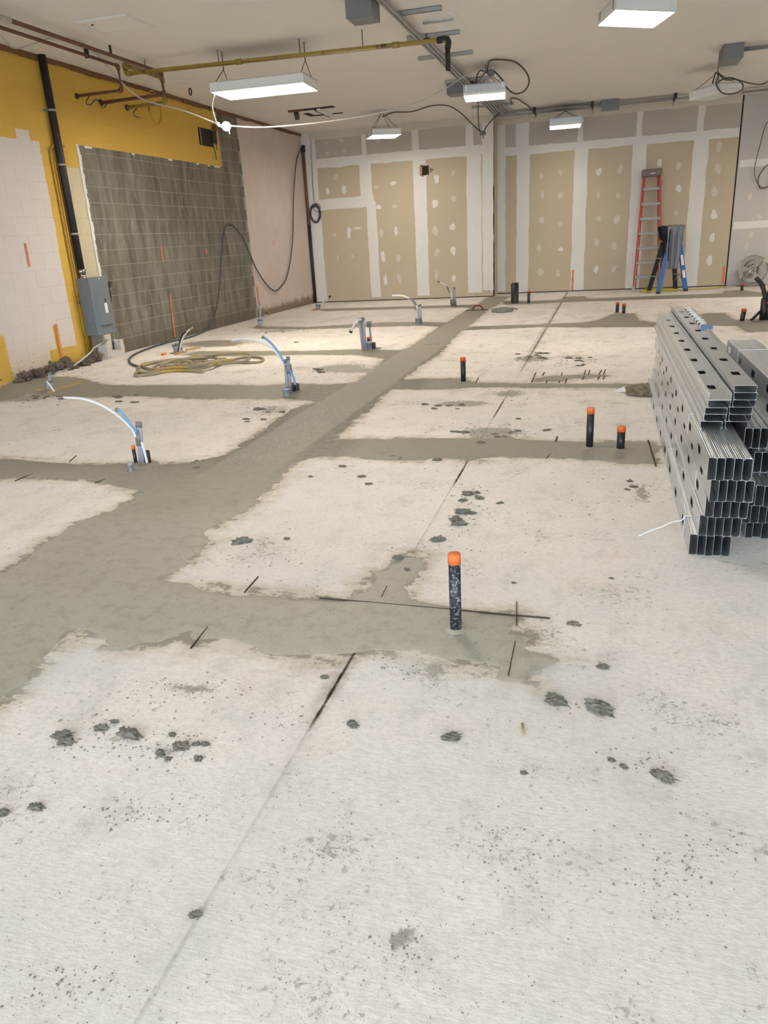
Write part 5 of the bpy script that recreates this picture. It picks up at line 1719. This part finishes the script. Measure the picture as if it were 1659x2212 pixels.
for yk, zk in ((y0 + 0.03, 0.45), (y0 + 0.03, 0.98)):
    MB().lathe((x1 - 0.06, y0, zk), [(0.012, 0), (0.012, 0.006), (0.0005, 0.008)], 10, (0, -1, 0)).build('knockout', 'steel_conduit', t_)
MB().lathe((x1, (y0 + y1) / 2 + 0.02, z1 - 0.02), [(0.008, 0), (0.008, 0.006), (0.0005, 0.006)], 8, (1, 0, 0)).build('screw', 'label_white', t_)
# plastered chase below the box and plaster lumps at the floor
o = MB().box((XL, 9.17, 0.05), (XL + 0.02, 9.32, 0.36)).build('plaster_chase', 'mud_thin')
tag(o, 'strip of pale plaster on the wall below the disconnect box', 'plaster')
for (yy, sx, sy, sz, rz, lab) in ((9.04, 0.13, 0.11, 0.19, 0.3, 'upright broken plaster lump under the disconnect box'), (9.22, 0.15, 0.27, 0.085, -0.15, 'long low plaster lump under the disconnect box'), (9.43, 0.10, 0.10, 0.21, 0.1, 'plaster lump against the bare block wall')):
    bm = bmesh.new()
    bmesh.ops.create_cube(bm, size=1)
    bmesh.ops.subdivide_edges(bm, edges=bm.edges[:], cuts=5, use_grid_fill=True)
    m_ = MB()
    vs_ = []
    for v in bm.verts:
        a = np.array(v.co[:])
        s_ = 1 + 0.42 * float(fbm(np.array(a[0] + yy + a[2]), np.array(a[1] - a[2] + yy), 3.2, 3, 0.7))
        q = Matrix.Rotation(rz, 3, 'Z') @ Vector((a[0] * s_ * sx, a[1] * s_ * sy, 0))
        vs_.append((max(XL + 0.003, q.x + XL + sx * 0.62), q.y + yy, max(0.0, (a[2] * s_ + 0.5) * sz)))
    m_.add(vs_, [[v.index for v in f.verts] for f in bm.faces])
    bm.free()
    o = m_.build('plaster_lump', 'plaster_debris')
    tag(o, lab, 'plaster')
# white cable from the chase along the wall foot
cable([(XL + 0.05, 9.22, 0.24)] + [wx(205, 750, XL + 0.16), wx(195, 762, XL + 0.2)] + [fl(*q, z=zz) for q, zz in (((165, 786), .06), ((140, 800), .012), ((105, 806), .012), ((80, 808), .012), ((60, 812), .012), ((30, 818), .012), ((0, 812), .012), ((-30, 806), .012))], 0.011, 'cable_white', 'white cable running along the wall foot out of the plaster under the box')
# recessed black box on the yellow wall
t_ = thing('wall_box', (XL, 12.98, 3.02), 'open black electrical box set in the yellow wall', 'electrical box')
MB().box((XL, 12.72, 3.02), (XL + 0.02, 13.16, 3.29)).build('opening', 'dark_void', t_)
MB().box((XL, 12.72, 3.02), (XL + 0.03, 12.75, 3.29)).build('side_plate', 'chrome', t_)
MB().box((XL, 13.12, 3.08), (XL + 0.05, 13.28, 3.27)).build('cover', 'iron_black', t_)
MB().lathe((XL + 0.03, 13.27, 3.33), [(0.06, 0), (0.06, 0.02), (0.0005, 0.02)], 14, (1, 0, 0)).build('knockout', 'wood_brown', t_)
MB().tube([(XL + 0.03, 13.15, 3.06), (XL + 0.03, 13.19, 2.95), (XL + 0.03, 13.21, 2.82)], 0.008, 5, 4).build('wire', 'cable_brown', t_)
MB().tube([(XL + 0.03, 13.27, 3.10), (XL + 0.03, 13.28, 2.98)], 0.008, 5).build('wire', 'cable_brown', t_)

# corner riser: brown top, black below
t_ = thing('corner_pipe', (XL + 0.07, YB1 - 0.05, 0), 'thin corner pipe, brown above and black below, where drywall meets pink plaster', 'pipe')
MB().tube([(XL + 0.06, YB1 - 0.04, 1.75), (XL + 0.06, YB1 - 0.04, 3.30)], 0.03, 10).build('upper_pipe', 'wood_brown', t_)
MB().tube([(XL + 0.06, YB1 - 0.04, 0.0), (XL + 0.06, YB1 - 0.04, 1.76)], 0.033, 10).build('lower_pipe', 'cable_black', t_)
MB().box((XL + 0.03, YB1 - 0.06, 3.28), (XL + 0.10, YB1 - 0.001, 3.42)).build('bracket', 'iron_black', t_)
# black cable looped along the wall to the hose
x_ = XL + 0.06
cpts = [(x_ + 0.0, YB1 - 0.09, 3.40), tuple(wx(640, 350, x_)), tuple(wx(634, 430, x_)), tuple(wx(632, 520, x_)), tuple(wx(622, 590, x_)), tuple(wx(608, 618, x_)), tuple(wx(594, 628, x_)), tuple(wx(578, 617, x_)),
        tuple(wx(556, 585, x_)), tuple(wx(540, 550, x_)), tuple(wx(525, 515, x_)), tuple(wx(508, 492, x_)), tuple(wx(494, 484, x_)), tuple(wx(484, 500, x_)), tuple(wx(479, 540, x_)), tuple(wx(476, 600, x_)), tuple(wx(469, 660, x_)), tuple(wx(458, 695, x_)),
        ] + [tuple(fl(*q, z=.016)) for q in ((440, 715), (410, 728), (360, 740), (320, 753), (292, 765), (279, 776), (284, 786), (300, 792))]
cable(cpts, 0.014, 'cable_blue_grey', 'long dark cable looped on the wall and down to the coiled hose')
o = MB().lathe((XL, wx(494, 483)[1], wx(494, 483)[2] - 0.03), [(0.012, -0.01), (0.012, 0.08), (0.0005, 0.08)], 8, (1, 0, 0)).build('wall_peg', 'iron_black')
tag(o, 'dark peg on the bare block wall holding the looped cable', 'peg')
# wire coil on the drywall
cc = wy(681, 461, YB1 - 0.03)
t_ = thing('wire_coil', cc, 'coil of blue-grey wire hanging on the drywall near the corner', 'wire coil')
for k in range(7):
    a_, b_ = 0.10 + 0.012 * (k % 4), 0.16 + 0.012 * ((k * 3) % 5)
    ring = [cc + np.array([a_ * math.cos(q) + 0.006 * math.sin(k), 0.004 * k - 0.012, b_ * math.sin(q) - 0.01 * (k % 3)]) for q in [2 * math.pi * j / 22 for j in range(22)]]
    MB().tube(ring, 0.0055, 5, closed=True).build('turn', 'cable_blue_grey', t_)
MB().tube([cc + np.array([0.02, 0, 0.16])] + PP([(678, 430, YB1 - 0.02), (674, 370, YB1 - 0.02), (671, 302, YB1 - 0.02)]), 0.006, 5, 5).build('hanging_wire', 'wire_steel', t_)
ring = [cc + np.array([0.06 + 0.08 * math.cos(q), -0.02, 0.12 + 0.09 * math.sin(q)]) for q in [2 * math.pi * j / 18 for j in range(18)]]
MB().tube(ring, 0.0055, 5, closed=True).build('turn', 'wire_steel', t_)

# ------------------------------------------------------------------ coiled hose on the slab
def hose():
    t = thing('coiled_hose', fl(410, 790), 'tan and yellow water hose coiled in a heap on the slab', 'hose')
    cc = fl(405, 791)
    rw = (fl(480, 791)[0] - cc[0])
    pts = []
    loops = 7
    for k in range(loops * 16):
        a = 2 * math.pi * k / 16
        l = k // 16
        rx = rw * (0.75 + 0.22 * math.sin(l * 2.3 + 0.4 * math.sin(a)) + 0.1 * math.sin(a * 2 + l))
        ry = 0.42 * (0.8 + 0.3 * math.cos(l * 1.9)) + 0.1 * math.sin(a * 3 + l)
        ox = -0.25 + 0.09 * l
        z = 0.016 + 0.012 * l * (0.5 + 0.5 * math.sin(a * 1.5 + l)) + 0.004
        pts.append((cc[0] + ox + rx * math.cos(a), cc[1] + 0.06 * math.sin(l * 1.3) + ry * math.sin(a), z))
    MB().tube(pts, 0.0165, 7, 2).build('coils', 'hose_tan', t)
    tl = [fl(*q, z=0.017) for q in ((480, 782), (520, 773), (550, 771), (568, 775), (563, 781), (540, 783), (505, 783), (470, 786), (430, 790))]
    MB().tube(tl, 0.0165, 7, 5).build('outer_loop', 'hose_tan', t)
    tl = [fl(*q, z=0.02) for q in ((300, 792), (302, 800), (292, 808), (300, 811), (330, 808), (360, 802), (400, 800), (440, 803))]
    MB().tube(tl, 0.0165, 7, 5).build('near_loop', 'hose_tan', t)


hose()

# ------------------------------------------------------------------ tools on the slab
# concrete float
A_, B_ = fl(1009, 671), fl(1053, 670)
fx0, fx1, fy = A_[0], B_[0], (A_[1] + B_[1]) / 2
t_ = thing('concrete_float', ((fx0 + fx1) / 2, fy, 0), 'hand float with dark red handle left on the fresh trench', 'float')
MB().cham((fx0, fy - 0.05, 0.004), (fx1, fy + 0.05, 0.012), 0.002).build('blade', 'iron_black', t_)
c0 = (fx0 + fx1) / 2 + 0.02
MB().tube([(c0 - 0.11, fy, 0.01), (c0 - 0.09, fy, 0.05), (c0 - 0.05, fy, 0.085), (c0 + 0.03, fy, 0.085), (c0 + 0.07, fy, 0.05), (c0 + 0.10, fy, 0.01)], 0.016, 8, 4).build('handle', 'float_red', t_)
# kneeling board
A_ = fl(1085, 673)
t_ = thing('kneeling_board', (A_[0], A_[1], 0), 'grey mud-covered kneeling board lying beside the trench', 'board')
m_ = MB()
bm = bmesh.new()
bmesh.ops.create_cube(bm, size=1)
bmesh.ops.bevel(bm, geom=[e for e in bm.edges if abs(e.verts[0].co.z - e.verts[1].co.z) > .5], offset=0.25, segments=4, affect='EDGES')
bmesh.ops.bevel(bm, geom=[e for e in bm.edges if abs(e.verts[0].co.z - e.verts[1].co.z) < .1], offset=0.12, segments=2, affect='EDGES')
m_.add([(A_[0] + v.co.x * 0.36, A_[1] + v.co.y * 0.5, 0.03 + v.co.z * 0.06) for v in bm.verts], [[v.index for v in f.verts] for f in bm.faces])
bm.free()
m_.build('board', 'knee_board', t_)
MB().tube([(A_[0] + 0.15, A_[1] + 0.1, 0.05), (A_[0] + 0.27, A_[1] + 0.12, 0.02)], 0.012, 6).build('strap', 'knee_board', t_)
MB().box((A_[0] - 0.06, A_[1] + 0.0, 0.058), (A_[0] + 0.10, A_[1] + 0.06, 0.066)).build('ridge', 'knee_board', t_)


def lump(c, sx, sy, sz, name, mat, amp=0.6, freq=2.5, sub=3, seed=0.0):
    bm = bmesh.new()
    bmesh.ops.create_icosphere(bm, subdivisions=sub, radius=0.5)
    m = MB()
    vs_ = []
    for v in bm.verts:
        a = np.array(v.co[:])
        s_ = 1 + amp * float(fbm(np.array(a[0] * 1.3 + seed + a[2]), np.array(a[1] * 1.3 - a[2] * 0.7 + seed), freq, 4, 0.65))
        vs_.append((c[0] + a[0] * s_ * sx, c[1] + a[1] * s_ * sy, max(c[2], c[2] + (a[2] * s_ + 0.32) * sz)))
    m.add(vs_, [[v.index for v in f.verts] for f in bm.faces], False)
    bm.free()
    return m.build(name, mat)


A_ = fl(1386, 853)
tag(lump((A_[0], A_[1], 0.001), 0.25, 0.20, 0.11, 'burlap_rag', 'burlap', 1.3, 4, 4, 3.1), 'crumpled brown burlap rag on the slab against the stud pile', 'rag')
A_ = fl(1352, 846)
m_ = MB()
for k in range(4):
    m_.box((A_[0] - 0.09 + k * 0.035, A_[1] - 0.05, 0.002 + 0.004 * k), (A_[0] - 0.03 + k * 0.035, A_[1] + 0.09, 0.006 + 0.006 * k), Matrix.Rotation(0.3 * k - .4, 3, 'Z'), (A_[0], A_[1], 0))
tag(m_.build('paper_scrap', 'strap_white'), 'pale torn paper scrap beside the burlap rag', 'paper')
A_, B_ = fl(1128, 1565), fl(1131, 1592)
tag(MB().tube([(A_[0], A_[1], 0.004), (B_[0], B_[1], 0.004)], 0.0035, 6).build('wood_splinter', 'wood_raw'), 'small pale wood splinter lying on the bare slab', 'splinter')

# ------------------------------------------------------------------ ladders
YLB, YLT = 17.82, 18.10
t_ = thing('red_ladder', (0.9, 17.9, 0), 'tall red fibreglass ladder with grey steps leaning against the drywall', 'ladder')
LB, LT = np.array([0.61, YLB, 0.0]), np.array([0.70, YLT, 2.34])
RB, RT = np.array([1.19, YLB, 0.0]), np.array([1.02, YLT, 2.34])
for a, b_ in ((LB, LT), (RB, RT)):
    r_ = MB().beam(a + np.array([0, 0, 0.02]), b_, 0.035, 0.075, (0, 1, 0)).build('rail', 'ladder_red', t_)
    MB().box((a[0] - 0.03, a[1] - 0.05, 0.0), (a[0] + 0.03, a[1] + 0.05, 0.10)).build('foot', 'aluminium', r_)
for k in range(7):
    t = (0.30 + k * 0.293) / 2.34
    a, b_ = LB + (LT - LB) * t, RB + (RT - RB) * t
    st = MB().box((a[0] + 0.01, a[1] - 0.075, a[2] - 0.012), (b_[0] - 0.01, a[1] + 0.02, a[2] + 0.004)).box((a[0] + 0.01, a[1] - 0.08, a[2] - 0.045), (b_[0] - 0.01, a[1] - 0.074, a[2] + 0.004)).build('step', 'aluminium', t_)
    MB().beam(a + np.array([0.02, -0.03, -0.11]), a + np.array([0.10, -0.03, -0.015]), 0.02, 0.006).beam(b_ + np.array([-0.02, -0.03, -0.11]), b_ + np.array([-0.10, -0.03, -0.015]), 0.02, 0.006).build('brace', 'aluminium', st)
cp = MB().cham((0.665, YLT - 0.10, 2.28), (1.055, YLT + 0.09, 2.42), 0.015).build('top_cap', 'ladder_cap', t_)
MB().box((0.83, YLT - 0.103, 2.33), (0.92, YLT - 0.099, 2.345)).build('sticker', 'label_white', cp)
# rear rails folded behind
for a, b_ in ((LB + np.array([0.05, 0.16, 0]), LT + np.array([0.03, 0.05, -0.05])), (RB + np.array([-0.05, 0.16, 0]), RT + np.array([-0.03, 0.05, -0.05]))):
    MB().beam(a + np.array([0, 0, 0.02]), b_, 0.028, 0.05, (0, 1, 0)).build('rear_rail', 'ladder_red', t_)

t_ = thing('blue_step_ladder', (1.27, 17.2, 0), 'open blue double-sided step ladder with jackets hung over its top', 'ladder')
top = np.array([1.26, 17.22, 1.24])
dl, dr = np.array([0.0, 0.16, 0]), np.array([0.0, -0.16, 0])
fA, fB, fC, fD = np.array([.90, 17.20, 0.]), np.array([1.06, 16.74, 0.]), np.array([1.47, 17.74, 0.]), np.array([1.63, 17.22, 0.])
tA_, tB_, tC_, tD_ = top + np.array([-.07, .13, 0]), top + np.array([.0, -.17, 0]), top + np.array([.05, .17, 0]), top + np.array([.12, -.13, 0])
for a, b_, mt in ((fA, tA_, 'rubber_dark'), (fB, tB_, 'ladder_blue'), (fC, tC_, 'rubber_dark'), (fD, tD_, 'ladder_blue')):
    r_ = MB().beam(a + np.array([0, 0, 0.0]), b_, 0.035, 0.085, (a - b_)[0] * np.array([0, 0, 0]) + np.array([1, 0.3, 0])).build('rail', mt, t_)
    MB().box((a[0] - 0.035, a[1] - 0.05, 0.0), (a[0] + 0.035, a[1] + 0.05, 0.05)).build('foot', 'rubber_dark', r_)
    if mt == 'ladder_blue' and a is fD:
        c0, c1 = a + (b_ - a) * 0.22, a + (b_ - a) * 0.34
        MB().beam(c0 + np.array([0.0, -0.03, 0]), c1 + np.array([0.0, -0.03, 0]), 0.03, 0.05, (1, 0.3, 0)).build('sticker', 'label_white', r_)
        c0, c1 = a + (b_ - a) * 0.42, a + (b_ - a) * 0.58
        MB().beam(c0 + np.array([0.0, -0.03, 0]), c1 + np.array([0.0, -0.03, 0]), 0.03, 0.05, (1, 0.3, 0)).build('sticker', 'label_white', r_)
for a, ta, b_, tb in ((fA, tA_, fB, tB_), (fC, tC_, fD, tD_)):
    for h in (0.26, 0.54, 0.80):
        p, q = a + (ta - a) * h, b_ + (tb - b_) * h
        st = MB().beam(p, q, 0.09, 0.02, (0, 0, 1)).build('step', 'aluminium', t_)
        MB().beam(p + (q - p) * 0.06 - np.array([0, 0, 0.13]), p + (q - p) * 0.35 - np.array([0, 0, 0.01]), 0.02, 0.008).beam(q + (p - q) * 0.06 - np.array([0, 0, 0.13]), q + (p - q) * 0.35 - np.array([0, 0, 0.01]), 0.02, 0.008).build('brace', 'aluminium', st)
rotc = Matrix.Rotation(0.30, 3, 'Z')
MB().box((top[0] - 0.10, top[1] - 0.19, 1.20), (top[0] + 0.13, top[1] + 0.19, 1.255), rotc, top).build('top_cap', 'ladder_cap', t_)


def jacket(name, c, w, front, back, mat, label, seed, rz, half=0.20, slope=0.05):
    """cloth draped over the ladder top: hangs down both sides with folds"""
    nu, nv = 30, 14
    m = MB()
    vs_ = []
    R_ = Matrix.Rotation(rz, 3, 'Z')
    for i in range(nu + 1):
        u_ = i / nu
        s_ = -front + (front + back) * u_
        for j in range(nv + 1):
            v_ = j / nv - 0.5
            hem = 0.12 * float(fbm(np.array(v_ * 3 + seed), np.array(seed), 2, 3))
            fold = 0.028 * math.sin(v_ * 16 + seed * 3) + 0.018 * math.sin(v_ * 31 + seed)
            if abs(s_) < half:
                x = s_
                z = 0.02 + 0.012 * math.cos(s_ * 12) + abs(fold) * 0.4
                k = 0
            else:
                k = min(1, (abs(s_) - half) / 0.2)
                dn = (abs(s_) - half) * (1 + hem)
                x = math.copysign(half + 0.03 + slope * dn + fold * k * 1.3, s_)
                z = 0.02 - dn
            wv = w * (1 - 0.28 * k + 0.10 * math.sin(s_ * 5 + seed))
            p = R_ @ Vector((x, v_ * wv, 0))
            vs_.append((c[0] + p.x, c[1] + p.y, c[2] + z))
    n1 = nv + 1
    m.add(vs_, [(i * n1 + j, i * n1 + j + 1, (i + 1) * n1 + j + 1, (i + 1) * n1 + j) for i in range(nu) for j in range(nv)], True)
    o = m.build(name, mat)
    md = o.modifiers.new('thickness', 'SOLIDIFY')
    md.thickness = 0.012
    md.offset = 1
    tag(o, label, 'jacket')


jacket('draped_jacket', (top[0] - 0.10, top[1] - 0.02, 1.255), 0.26, 0.86, 0.45, 'cloth_black', 'black jacket draped over the blue step ladder beside the grey sweatshirt', 1.7, math.radians(95))
jacket('draped_jacket', (top[0] + 0.10, top[1] - 0.05, 1.26), 0.30, 1.02, 0.5, 'cloth_grey', 'grey sweatshirt draped over the top of the blue step ladder', 4.2, math.radians(80))
# yellow cord under the ladders
pts = []
for k in range(90):
    a = 2 * math.pi * k / 15
    l = k / 90
    pts.append((1.05 + 0.36 * math.cos(a + l) * (0.7 + .3 * math.sin(l * 9)) + 0.12 * l, 17.30 + 0.2 * math.sin(a) * (0.8 + .4 * math.cos(l * 7)) + 0.12 * l, 0.012 + 0.03 * l + 0.01 * math.sin(a * 2)))
pts += [(1.7, 17.4, 0.012), (2.2, 17.6, 0.012), (2.5, 17.9, 0.012)]
tag(MB().tube(pts, 0.010, 6, 2).build('extension_cord', 'cord_yellow'), 'yellow extension cord heaped under the two ladders', 'cord')


# steel hose reel
def reel():
    c = np.array([2.98, 17.86, 0.34])
    t = thing('steel_reel', (c[0], c[1], 0), 'round shiny steel reel with spoked side standing against the grey boards', 'reel')
    ax = Vector((-0.35, -1, 0.12)).normalized()
    q_ = Vector((0, 0, 1)).rotation_difference(ax)

    def ringpts(r_, h, n=32):
        return [tuple(Vector(c) + q_ @ Vector((r_ * math.cos(2 * math.pi * k / n), r_ * math.sin(2 * math.pi * k / n), h))) for k in range(n)]
    for h in (0.09, -0.09):
        m = MB()
        n = 36
        A_, B2_ = ringpts(0.27, h, n), ringpts(0.19, h, n)
        m.add(A_ + B2_, [(k, (k + 1) % n, n + (k + 1) % n, n + k) for k in range(n)])
        C_, D_ = ringpts(0.085, h, n), ringpts(0.02, h, n)
        m.add(C_ + D_, [(k, (k + 1) % n, n + (k + 1) % n, n + k) for k in range(n)])
        for s0 in (2, 14, 26):
            idx = [(s0 + j) % n for j in range(5)]
            m.add([B2_[k] for k in idx] + [C_[k] for k in idx], [(j, j + 1, 5 + j + 1, 5 + j) for j in range(4)])
        o = m.build('side_disc', 'reel_steel', t)
        md = o.modifiers.new('thickness', 'SOLIDIFY')
        md.thickness = 0.004
        MB().tube(ringpts(0.27, h, 36), 0.009, 6, closed=True).build('rim', 'chrome', o)
    MB().lathe(tuple(Vector(c) + q_ @ Vector((0, 0, -0.09))), [(0.10, 0), (0.10, 0.18)], 24, ax).build('drum', 'reel_steel', t)
    MB().lathe(tuple(Vector(c) + q_ @ Vector((0, 0, 0.09))), [(0.03, 0), (0.03, 0.03), (0.0005, 0.03)], 12, ax).build('hub', 'chrome', t)
    p0 = Vector(c) + q_ @ Vector((0, 0, 0.125))
    b1, b2 = p0 + Vector((-0.24, 0, -0.22)), p0 + Vector((0.24, 0.0, 0.17))
    MB().tube([tuple(b1), tuple(p0), tuple(b2)], 0.012, 8).build('crank', 'chrome', t)
    for sx in (-1, 1):
        MB().tube([tuple(p0), (c[0] + sx * 0.25, c[1] - 0.06, 0.015), (c[0] + sx * 0.25, c[1] + 0.22, 0.015)], 0.013, 8).build('stand', 'chrome', t)
    MB().tube([(c[0] - 0.25, c[1] - 0.06, 0.015), (c[0] + 0.25, c[1] - 0.06, 0.015)], 0.012, 8).build('stand', 'chrome', t)


reel()

# ------------------------------------------------------------------ clods and crumbs
def clod_mesh(seed, k):
    bm = bmesh.new()
    bmesh.ops.create_icosphere(bm, subdivisions=3, radius=0.5)
    for v in bm.verts:
        a = v.co
        s_ = 1 + 2.1 * float(fbm(np.array(a.x + seed + a.z), np.array(a.y + seed - a.z), 2.6, 3, 0.7))
        s_ *= 1 + 0.85 * float(fbm(np.array(a.x + seed - a.z * 0.8), np.array(a.y + seed + a.z), 11, 2, 0.8))
        v.co = (a.x * s_ * 1.05, a.y * s_ * 0.8, max(-0.16, a.z * s_ * 0.75))
        v.co.z += 0.16
    me_ = bpy.data.meshes.new('mortar_clod')
    bm.to_mesh(me_)
    bm.free()
    me_.materials.append(MATS['clod'])
    return me_


CLODS = [clod_mesh(3.7 * k + 1, k) for k in range(6)]
BIG = [(1292, 1533, 60), (1200, 1516, 40), (1433, 1680, 42), (976, 1594, 34), (421, 1978, 22), (345, 1628, 24), (278, 1588, 38), (247, 1560, 16), (136, 1590, 34), (140, 1605, 30), (217, 1575, 26), (390, 1615, 30), (425, 1608, 16), (443, 1609, 18),
       (362, 1640, 16), (428, 1640, 18), (1238, 1349, 20), (760, 1566, 26), (1321, 1643, 14), (1346, 1657, 16), (1132, 1671, 14), (77, 1745, 22), (5, 1757, 26), (372, 1588, 16), (700, 1464, 16), (1303, 1442, 22),
       (1010, 1068, 26), (1035, 1077, 22), (1000, 1108, 34), (985, 1125, 30), (1020, 1110, 16), (990, 1133, 24), (945, 1168, 28), (1030, 1065, 14), (1000, 1082, 16), (1080, 1088, 14), (796, 1046, 18), (782, 1030, 18), (740, 1008, 18), (855, 990, 30), (945, 994, 20),
       (880, 1232, 16), (860, 1206, 22), (520, 1172, 30), (620, 1165, 14), (560, 885, 24), (600, 892, 30), (545, 908, 34), (268, 862, 70), (445, 1000, 40), (960, 880, 60), (1075, 940, 40), (1105, 930, 30), (1000, 935, 34), (1040, 958, 22), (1150, 770, 50), (1175, 765, 34), (1250, 777, 40), (1245, 788, 26),
       (425, 1012, 18), (90, 860, 40), (150, 860, 34), (1360, 1040, 14), (1368, 1052, 16), (1355, 1058, 12), (1320, 1250, 10), (700, 802, 40), (640, 740, 10), (1110, 1260, 10), (1180, 930, 14), (1120, 905, 12), (670, 1030, 12)]
B2 = []
for x, y, w in BIG:
    if w > 24 and y < 1015:
        for _ in range(max(3, w // 8)):
            B2.append((x + random.uniform(-.75, .75) * w, y + random.uniform(-.11, .11) * w, random.uniform(7, 15)))
    else:
        B2.append((x, y, w))
for x, y, w in B2:
    P_ = fl(x, y)
    if P_[1] > 17:
        continue
    wm = w * np.linalg.norm(P_ - CAM) / F_PX
    o = bpy.data.objects.new('mortar_clod', random.choice(CLODS))
    COL.objects.link(o)
    o.location = (P_[0], P_[1], 0.0)
    far_ = P_[1] > 4.0
    hz = wm * (0.55 if not far_ else 0.34)
    o.scale = (wm, wm * random.uniform(0.7, 1.0), hz)
    o.rotation_euler = (0, 0, random.uniform(-0.5, 0.5))
    if (x, y) == (1292, 1533):
        tag(o, 'wide ridged mortar clod, the largest on the bare slab', 'clod')
    elif (x, y) == (1200, 1516):
        tag(o, 'ragged mortar clod right beside the largest clod', 'clod')
    elif (x, y) == (1433, 1680):
        tag(o, 'pointed dark mortar clod alone with tiny crumbs near it', 'clod')
    elif (x, y) == (421, 1978):
        tag(o, 'small dark mortar clod lying right on the floor joint line', 'clod')
    elif y > 1400:
        tag(o, 'grey mortar clod dropped on the bare slab by the open floor joint', 'clod', 'clods by the open floor joint')
    elif y > 1000:
        tag(o, 'grey mortar clod dropped on the slab between the branch trenches', 'clod', 'clods between branch trenches')
    else:
        tag(o, 'dark mortar clod dropped on the slab beyond the paired capped pipes', 'clod', 'clods beyond the paired pipes')


def crumbs():
    m = MB()
    bm = bmesh.new()
    bmesh.ops.create_icosphere(bm, subdivisions=1, radius=0.5)
    base = [tuple(v.co) for v in bm.verts]
    faces = [tuple(v.index for v in f.verts) for f in bm.faces]
    bm.free()
    oct_v = [(0.5, 0, 0), (0, 0.5, 0), (-0.5, 0, 0), (0, -0.5, 0), (0, 0, 0.4)]
    oct_f = [(0, 1, 4), (1, 2, 4), (2, 3, 4), (3, 0, 4)]
    pts = []
    for _ in range(1900):
        y = 1010 + (RNG.random() ** 0.8) * 1200
        pts.append((RNG.random() * 1700 - 20, y, 1.2 + 3.0 * RNG.random() ** 3))
    for _ in range(1500):
        y = 660 + RNG.random() * 380
        pts.append((RNG.random() * 1660, y, 1.0 + 2.6 * RNG.random() ** 3))
    cl = [(270, 1590, 130, 40, 220), (380, 1620, 90, 30, 160), (420, 1490, 110, 22, 160), (1000, 1100, 40, 60, 140), (880, 1235, 35, 40, 80), (1050, 935, 110, 22, 200), (1090, 855, 50, 14, 90), (580, 890, 60, 16, 90), (300, 1750, 110, 40, 130), (1110, 1840, 130, 60, 190),
          (1380, 1055, 24, 18, 40), (1500, 1850, 90, 60, 150), (880, 1450, 60, 26, 90), (1000, 1000, 120, 12, 80), (1150, 775, 50, 14, 70), (150, 2130, 120, 60, 130), (1240, 780, 50, 12, 60), (60, 865, 60, 10, 70), (700, 800, 70, 8, 60), (600, 715, 70, 6, 60),
          (600, 1560, 60, 30, 60), (1380, 1640, 80, 30, 60), (880, 2060, 60, 50, 90), (1300, 1080, 160, 60, 60), (520, 1220, 130, 40, 60), (1450, 1940, 120, 60, 100), (120, 800, 90, 8, 120), (160, 780, 40, 8, 80), (1210, 1520, 40, 14, 50)]
    for x, y, rx, ry, n in cl:
        for _ in range(n):
            pts.append((x + RNG.normal() * rx * 0.6, y + RNG.normal() * ry * 0.6, 1.5 + 5 * RNG.random() ** 3))
    for x, y, w in pts:
        if y < 655:
            continue
        P_ = fl(x, y)
        if P_[1] > 17.3 or P_[0] < XL + 0.05 or P_[0] > 6 or P_[1] < 0.5:
            continue
        wm = w * np.linalg.norm(P_ - CAM) / F_PX
        a = RNG.random() * 6.28
        ca, sa = math.cos(a), math.sin(a)
        hz = 0.45 if P_[1] < 4 else 0.3
        vv, ff = (base, faces) if w > 3.2 else (oct_v, oct_f)
        e = 0.7 + 0.6 * RNG.random()
        m.add([(P_[0] + (x_ * ca * e - y_ * sa) * wm, P_[1] + (x_ * sa * e + y_ * ca) * wm, max(0.0, z_ * wm * hz * (0.7 + 0.6 * RNG.random())) + 0.0004) for x_, y_, z_ in vv], ff)
    o = m.build('mortar_crumbs', 'crumb')
    tag(o, 'fine grey mortar crumbs scattered all over the slab', 'crumbs', kind='stuff')


crumbs()
# rubble heaped along the foot of the painted wall
for yy in np.arange(7.3, 8.85, 0.10):
    o = lump((XL + 0.07 + random.uniform(-.03, .05), yy + random.uniform(-.03, .03), 0.0), random.uniform(.08, .22), random.uniform(.07, .24), random.uniform(.05, .17), 'rubble_lump', 'clod_dark', 2.2, 4.5, 3, float(yy) * 3.1)
    tag(o, 'dark rubble lump at the foot of the painted wall', 'rubble', 'rubble along the painted wall foot')
